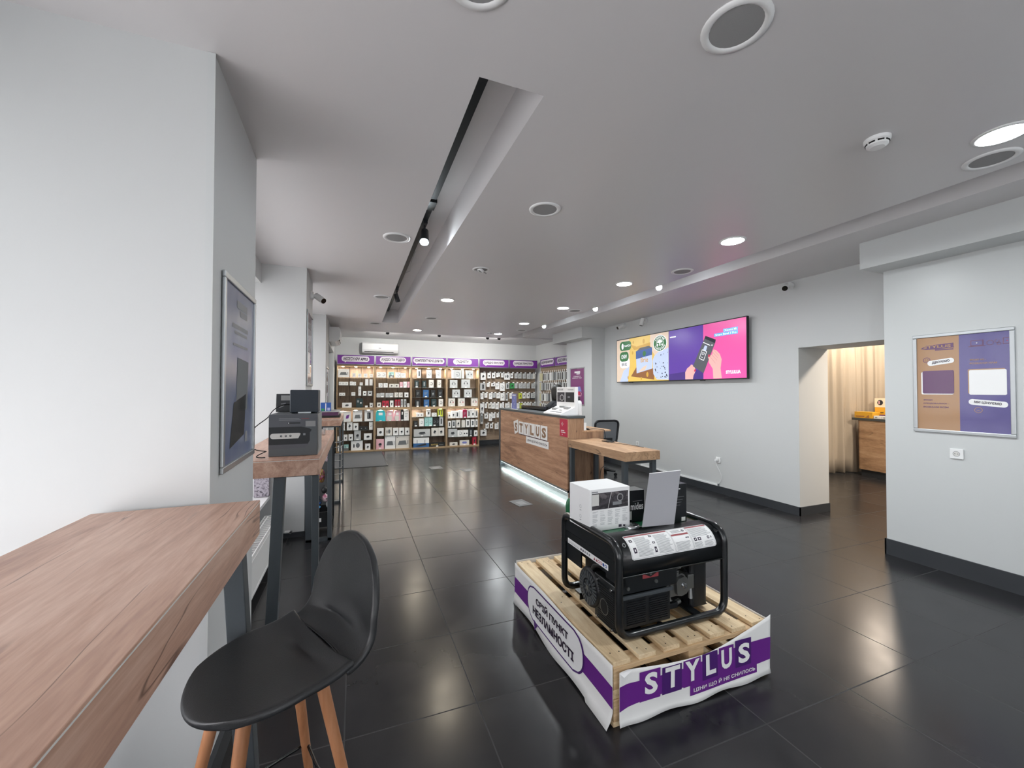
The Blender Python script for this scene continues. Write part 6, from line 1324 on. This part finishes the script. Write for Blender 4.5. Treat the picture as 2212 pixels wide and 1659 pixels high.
# ================================================================= far bar table with display box
bar_table(-.74, -.175, 5.95, 7.45, 1.135, .09, 'oak bar table farthest along the windows with a steel loop leg',
          [(-.195, -.175, -.190, -.170, 6.0), (-.195, -.175, -.185, -.165, 7.35), (-.72, -.70, -.72, -.70, 6.0), (-.72, -.70, -.72, -.70, 7.35)])
t = thing('glass_showcase', 'low black-edged showcase tray on the far bar table', 'showcase', (-.36, 6.5, 1.136))
b = MB(); b.bx(-.52, -.20, 6.3, 6.9, 1.1365, 1.165, 'black_plastic'); b.build('base', parent=t); b = MB(); b.bx(-.52, -.20, 6.3, 6.9, 1.215, 1.225, 'alu'); b.build('top_plate', parent=t); b = MB(); b.bx(-.50, -.22, 6.32, 6.88, 1.165, 1.215, 'plum_tray' if 'plum_tray' in MATS else 'post_plum'); b.build('tray_goods', parent=t)
plain('pkg_blue', '#2b5aa8', .4)
t = thing('blue_box', 'small blue product box pair standing on the far showcase', 'box', (-.39, 6.5, 1.226))
b = MB(); b.bx(-.46, -.325, 6.45, 6.55, 1.226, 1.345, 'pkg_blue'); F = frame((-.46, 6.449, 1.226), (1, 0, 0), (0, 0, 1)); b.rect(F, .062, 0, .012, .11, 'white_print', .001); b.rect(F, .01, .005, .04, .03, 'p_L', .001); b.rect(F, .09, .005, .035, .04, 'banner_blue2', .001); b.build('carton', parent=t)
# ================================================================= wheeled accessory rack under and beyond the middle table
t = thing('accessory_rack', 'black wheeled rack hung with small colourful toys and cases beside the second pier', 'rack', (-.38, 4.85, 0))
X0, X1, Y0, Y1, ZT = -.475, -.225, 4.80, 5.16, .98
for x in (X0, X1):
    for y in (Y0, Y1):
        b = MB(); b.bx(x-.01, x+.01, y-.01, y+.01, .04, ZT, 'black_metal'); b.build('post', parent=t)
b = MB(); b.bx(X0, X1, Y0-.01, Y0+.01, .06, .22, 'black_plastic'); b.bx(X0, X1, Y1-.01, Y1+.01, .06, .22, 'black_plastic'); b.bx(X0, X1, Y0, Y1, .06, .075, 'black_plastic'); b.build('base_box', parent=t)
b = MB(); b.bx(X0, X1, (Y0+Y1)/2-.005, (Y0+Y1)/2+.005, .25, ZT, 'mesh_grey'); b.build('hanging_panel', parent=t)
b = MB(); b.bx(X0+.02, X1-.1, Y0-.012, Y0-.010, .12, .16, 'white_print'); b.build('price_tag', parent=t)
for x in (X0+.02, X1-.02):
    b = MB(); b.cyl((x-.01, Y0+.03, .03), (x+.01, Y0+.03, .03), .03, .03, 'black_plastic'); b.build('caster', parent=t)
speckle('toy_multi', ['#2c4f8c', '#c9a13c', '#20242c', '#b9486a', '#7b8a92'], 22, .4)
speckle('toy_pink', ['#8d3c5a', '#d58aa4', '#f0dfe4', '#5a2f45'], 18, .4)
plain('toy_green', '#5fae8a', .4); plain('toy_blue', '#2a4f9a', .4); plain('toy_sky', '#54a7e0', .4)
toys = [(-.44, .80, .07, .12, 'toy_multi', 'dark multicoloured pouch'), (-.36, .78, .07, .14, 'toy_multi', 'blue and yellow pouch'), (-.28, .80, .06, .10, 'toy_pink', 'reddish pouch'), (-.42, .60, .07, .13, 'toy_multi', 'small patterned case'), (-.33, .60, .07, .15, 'toy_multi', 'yellow printed case'), (-.25, .62, .05, .14, 'p_K', 'black case'),
        (-.30, .445, .06, .07, 'p_K', 'round black toy'), (-.40, .43, .08, .08, 'toy_pink', 'pink plush toy'), (-.29, .36, .07, .08, 'toy_pink', 'pink and white plush toy'), (-.40, .33, .07, .07, 'toy_multi', 'folded cloth toy'), (-.26, .29, .05, .07, 'p_G', 'pale transparent pouch')]
for k, (x, zc, w, h, mt, lb) in enumerate(toys):
    b = MB(Matrix.Translation((x, 4.835, zc))); b.lathe([(0, -h/2), (w*.35, -h*.42), (w*.5, -h*.1), (w*.48, h*.2), (w*.3, h*.42), (.006, h*.5), (.004, h*.5+.02)], mt, n=14)
    cast('hanging_toy', '%s on the wheeled rack, %s' % (lb, ['upper row at the left', 'upper row in the middle', 'upper row at the right', 'second row at the left', 'second row in the middle', 'second row at the right', 'above the pink plush', 'third row at the left', 'third row at the right', 'lowest at the left', 'lowest at the right'][k]), 'toy', (x, 4.835, zc), b, group='small goods hanging on the wheeled rack')
t = thing('monster_keyring', 'dark blue round toy with green disc and light blue chevron on the wheeled rack', 'toy', (-.37, 4.79, .33))
F = frame((-.37, 4.787, .33), (1, 0, 0), (0, 0, 1)); b = MB(F); I = Matrix.Identity(4); b.cyl((0, .045, -.012), (0, .045, .0), .036, .036, 'slate_blue'); b.cyl((.01, 0, -.012), (.01, 0, 0), .042, .042, 'slate_blue'); b.cyl((0, -.04, -.012), (0, -.04, 0), .042, .042, 'slate_blue'); b.build('body', parent=t)
b = MB(F); b.disc(I, 0, .047, .025, 'toy_green', .001); b.ring(I, .01, .0, .0, .028, 'toy_blue', .001, a0=180, a1=360); b.line(I, [(-.035, -.055), (-.01, -.035), (.0, -.045), (.012, -.035), (.035, -.055)], .018, 'toy_sky', .0015); b.build('face_marks', parent=t)
# tall hook stand behind the table: chrome hooks sticking out
t = thing('hook_rail', 'dark rail of protruding chrome hooks behind the middle bar table', 'hook rail', (-.25, 5.32, 0))
b = MB(); b.bx(-.245, -.225, 5.30, 5.32, .0, .96, 'black_metal'); b.build('post', parent=t)
for k, zz in enumerate((.52, .60, .68, .76, .84, .90)):
    b = MB(); b.tube([(-.235, 5.29, zz), (-.14, 5.23, zz+.01), (-.13, 5.22, zz+.03)], .004, 'chrome'); b.build('hook', parent=t)
# ================================================================= floor mat and floor stickers
plain('mat_grey', '#55575a', .95, bump=.8, bscale=500)
t = thing('entrance_mat', 'grey ribbed entrance mat on the tiles before the leftmost display bay', 'mat', (-.1, 9.6, 0))
b = MB(); b.bx(-.62, .62, 8.58, 10.62, .001, .008, 'mat_grey'); b.build('carpet', parent=t); b = MB(); b.bx(-.64, .64, 8.56, 8.60, .001, .006, 'black_plastic'); b.bx(.60, .64, 8.56, 10.64, .001, .006, 'black_plastic'); b.build('rubber_edge', parent=t)
def sticker(cx, cy, w, d, rot, label):
    X = Matrix.Translation((cx, cy, .0015)) @ Matrix.Rotation(rot, 4, 'Z'); t = thing('floor_sticker', label, 'sticker', (cx, cy, 0))
    b = MB(X); b.bx(-w/2, w/2, -d/2, d/2, 0, .001, 'stick'); b.build('film', parent=t)
    b = MB(X); I = Matrix.Identity(4); b.rect(I, -w*.26, -d*.30, w*.52, d*.50, 'stick2', .0015); b.rect(I, -w*.28, d*.32, w*.56, d*.05, 'mesh_grey', .0015); b.build('printed_square', parent=t)
plain('stick', '#5f6163', .5); plain('stick2', '#7d7f81', .5)
sticker(2.11, 5.11, .21, .30, math.radians(8), 'worn white floor sticker nearest the viewer in front of the counter')
sticker(2.03, 7.58, .24, .30, math.radians(4), 'worn white floor sticker beyond the first, level with the far counter end')
sticker(1.50, 8.02, .24, .30, math.radians(4), 'worn white floor sticker farthest from the viewer')
# ================================================================= room beyond the passage
plain('curtain', '#b3a898', .8)
t = thing('curtain', 'floor-length beige pleated curtain in the room beyond the passage', 'curtain', (8.6, 5.0, 0))
def cur(x0, y0, x1, y1, n, amp, z0=.02, z1=2.55, name='panel'):
    L = math.hypot(x1-x0, y1-y0); dx, dy = (x1-x0)/L, (y1-y0)/L; nx, ny = dy, -dx
    def f(u, v):
        s = u*L; a = amp*(.55+.45*(1-v)); w = math.sin(2*PI*n*u+.5*math.sin(5*u)+.3*math.sin(7*v))*a+.3*a*math.sin(2*PI*n*2.3*u)
        return (x0+dx*s+nx*w, y0+dy*s+ny*w, z0+(z1-z0)*v)
    b = MB(); b.grid(f, 160, 10, 'curtain'); o = b.build(name, parent=t); md = o.modifiers.new('t', 'SOLIDIFY'); md.thickness = .004
cur(7.75, 4.98, 8.85, 4.74, 5, .055, name='left_panel'); cur(8.80, 4.80, 9.85, 3.4, 9, .045, name='right_panel')
b = MB(); b.tube([(7.7, 5.0, 2.56), (8.83, 4.77, 2.56), (9.86, 3.4, 2.56)], .015, 'white_plastic'); b.build('rail', parent=t)
t = thing('sales_counter', 'oak counter with dark top in the room beyond the passage', 'counter', (8.8, 4.1, 0))
# front face follows the line seen through the passage
A_, B_ = Vector((8.55, 4.60, 0)), Vector((8.35, 3.2, 0)); d = (B_-A_).normalized(); n = Vector((-d.y, d.x, 0))*1
X = Matrix((( d.x, n.x, 0, A_.x), (d.y, n.y, 0, A_.y), (0, 0, 1, 0), (0, 0, 0, 1)))
L = (B_-A_).length
b = MB(X); b.bx(0, L, .0, .02, .12, 1.0, 'oak_passage' if 'oak_passage' in MATS else 'oak_desk'); b.bx(0, .02, .0, .5, .12, 1.0, 'oak_desk'); b.build('front_panel', parent=t)
b = MB(X); b.bx(-.10, L, -.02, .55, 1.0, 1.04, 'counter_top'); b.build('countertop', parent=t, bevel=.002)
b = MB(X); b.bx(.02, L, .03, .05, 0, .12, 'baseboard_tile'); b.build('plinth', parent=t)
plain('pk_yellow', '#e0ab35', .5); plain('pk_cream', '#f2ead2', .5)
speckle('pk_pink', ['#b56a7e', '#f3c9cf', '#fbeee6', '#a07a8c'], 14, .5)
def goods(nm, lb, x0, x1, y0, y1, h, mat, extra=None):
    t = thing(nm, lb, 'box', tuple(X @ Vector(((x0+x1)/2, (y0+y1)/2, 1.04)))); b = MB(X); b.bx(x0, x1, y0, y1, 1.0405, 1.0405+h, mat); b.build('carton', parent=t, bevel=.002)
    if extra:
        b = MB(X); Fq = frame((x0, y0-.001, 1.0405), (1, 0, 0), (0, 0, 1)); extra(b, Fq, x1-x0, h); b.build('printed_front', parent=t)
goods('flat_yellow_box', 'low yellow printed box at the left end of the far counter', -.08, .22, .02, .20, .11, 'pk_yellow', lambda b, F, w, h: (b.rect(F, .02, .02, w*.5, .02, 'scr_brown', .001), b.add([(w*.6, .01, .001), (w*.8, .06, .001), (w*.85, .01, .001)], [(0, 1, 2)], 'scr_brown', xf=F)))
goods('tall_yellow_box', 'tall cream and yellow box standing on the far counter before the curtain', .12, .30, .22, .30, .36, 'pk_yellow', lambda b, F, w, h: (b.rect(F, 0, h*.55, w, h*.45, 'pk_cream', .001), b.disc(F, w*.5, h*.78, w*.26, 'motif', .002), b.rect(F, w*.35, h*.70, w*.12, h*.16, 'p_P', .003), b.rect(F, w*.5, h*.28, w*.3, h*.03, 'motif', .002)))
goods('pink_picture_box', 'wide pink patterned box on the far counter cut off by the wall corner', .32, .66, .24, .32, .30, 'pk_pink')
for k, (x0, w) in enumerate(((.24, .12), (.37, .12), (.50, .13))):
    goods('small_white_pack', 'small white pack lying on the far counter, %s of three from the left' % ORD[k], x0, x0+w, .02, .10, .05, 'p_W', lambda b, F, w, h: b.rect(F, w*.2, h*.3, w*.3, h*.3, 'motif_soft', .001))
goods('dark_tray', 'dark plum tray of small packs on the far counter', .26, .62, .12, .21, .07, 'post_plum')
# warm light of the other room: a real ceiling lamp out of view
t = thing('recessed_downlight', 'warm downlight in the ceiling beyond the passage', 'ceiling light', (6.7, 2.1, 2.9))
b = MB(Matrix.Translation((6.7, 2.1, 2.9))); b.lathe([(.20, 0), (.19, -.01), (.17, -.012)], 'white_plastic'); b.build('trim_ring', parent=t)
b = MB(Matrix.Translation((6.7, 2.1, 2.895))); b.lathe([(0, -.004), (.17, -.002)], 'lamp_room'); b.build('diffuser', parent=t)
t = thing('recessed_downlight', 'second warm downlight beyond the passage above the curtain', 'ceiling light', (8.3, 4.2, 2.9))
b = MB(Matrix.Translation((8.3, 4.2, 2.9))); b.lathe([(.13, 0), (.12, -.01), (.10, -.012)], 'white_plastic'); b.build('trim_ring', parent=t)
b = MB(Matrix.Translation((8.3, 4.2, 2.895))); b.lathe([(0, -.004), (.10, -.002)], 'lamp_room'); b.build('diffuser', parent=t)
# ================================================================= person seated behind the counter
plain('skin', '#b98a78', .55); plain('hair', '#17140f', .5); plain('shirt', '#1d1f24', .8)
def person():
    P = Vector((3.46, 6.66, -.11)); t = thing('person', 'person with dark hair in dark clothes seated behind the counter, mostly hidden by the display stand', 'person', P)
    t['label'] = 'person with dark hair seated behind the counter, mostly hidden by the display stand'
    V = [(0, 0, .92), (0, 0, 1.10), (0, .0, 1.26), (0, -.01, 1.40), (0, -.02, 1.47), (0, -.03, 1.56), (0, -.035, 1.64),
         (-.17, 0, 1.38), (-.22, -.02, 1.18), (-.16, -.22, 1.08), (.17, 0, 1.38), (.22, -.02, 1.18), (.16, -.22, 1.08),
         (-.10, -.02, .90), (-.12, -.38, .90), (-.12, -.40, .48), (.10, -.02, .90), (.12, -.38, .90), (.12, -.40, .48)]
    E_ = [(0, 1), (1, 2), (2, 3), (3, 4), (4, 5), (5, 6), (3, 7), (7, 8), (8, 9), (3, 10), (10, 11), (11, 12), (0, 13), (13, 14), (14, 15), (0, 16), (16, 17), (17, 18)]
    Rr = [.14, .13, .15, .09, .052, .085, .08, .065, .045, .035, .065, .045, .035, .09, .075, .05, .09, .075, .05]
    for nm, idx, mt in (('body', list(range(19)), 'shirt'),):
        me = D.meshes.new('body'); rz = Matrix.Rotation(math.radians(20), 3, 'Z')
        me.from_pydata([rz @ Vector(v) for v in V], E_, []); me.materials.append(MATS['shirt']); me.update()
        o = D.objects.new('body', me); COL.objects.link(o); o.parent = t
        sk = o.modifiers.new('skin', 'SKIN'); me.skin_vertices[0].data[0].use_root = True
        for i, r in enumerate(Rr): me.skin_vertices[0].data[i].radius = (r, r*.8)
        s = o.modifiers.new('sub', 'SUBSURF'); s.levels = 2; s.render_levels = 2
        for f in me.polygons: f.use_smooth = True
    X = Matrix.Translation(P) @ Matrix.Rotation(math.radians(20), 4, 'Z')
    b = MB(X); b.lathe([(.20, .92), (.165, 1.05), (.185, 1.25), (.20, 1.36), (.12, 1.42), (.065, 1.44)], 'shirt', n=24); o = b.build('shirt', parent=t)
    b = MB(X @ Matrix.Translation((0, -.02, 1.62))); b.lathe([(0, .135), (.05, .128), (.095, .09), (.112, .03), (.108, -.05), (.10, -.14), (.085, -.16)], 'hair', n=24); b.build('hair', parent=t)
    F = frame((P.x-.0, P.y, 0), (math.cos(.35), math.sin(.35), 0), (0, 0, 1))
    b = MB(X @ Matrix.Translation((0, -.035, 1.58))); b.lathe([(0, -.13), (.04, -.118), (.068, -.07), (.082, 0), (.080, .06), (.05, .10), (0, .11)], 'skin', n=24); b.build('face', parent=t)
    b = MB(X); b.cyl((0, -.115, 1.585), (0, -.14, 1.565), .012, .016, 'skin', n=10); b.build('nose', parent=t)
    for s in (-1, 1):
        b = MB(X); b.cyl((s*.032, -.108, 1.612), (s*.032, -.112, 1.612), .012, .010, 'motif', n=10); b.build('eye', parent=t)
    b = MB(X); b.bx(-.022, .022, -.112, -.106, 1.535, 1.541, 'p_R'); b.build('mouth', parent=t)
person()
office_chair(3.50, 6.72, math.radians(200), 'black office chair under the person seated behind the counter')
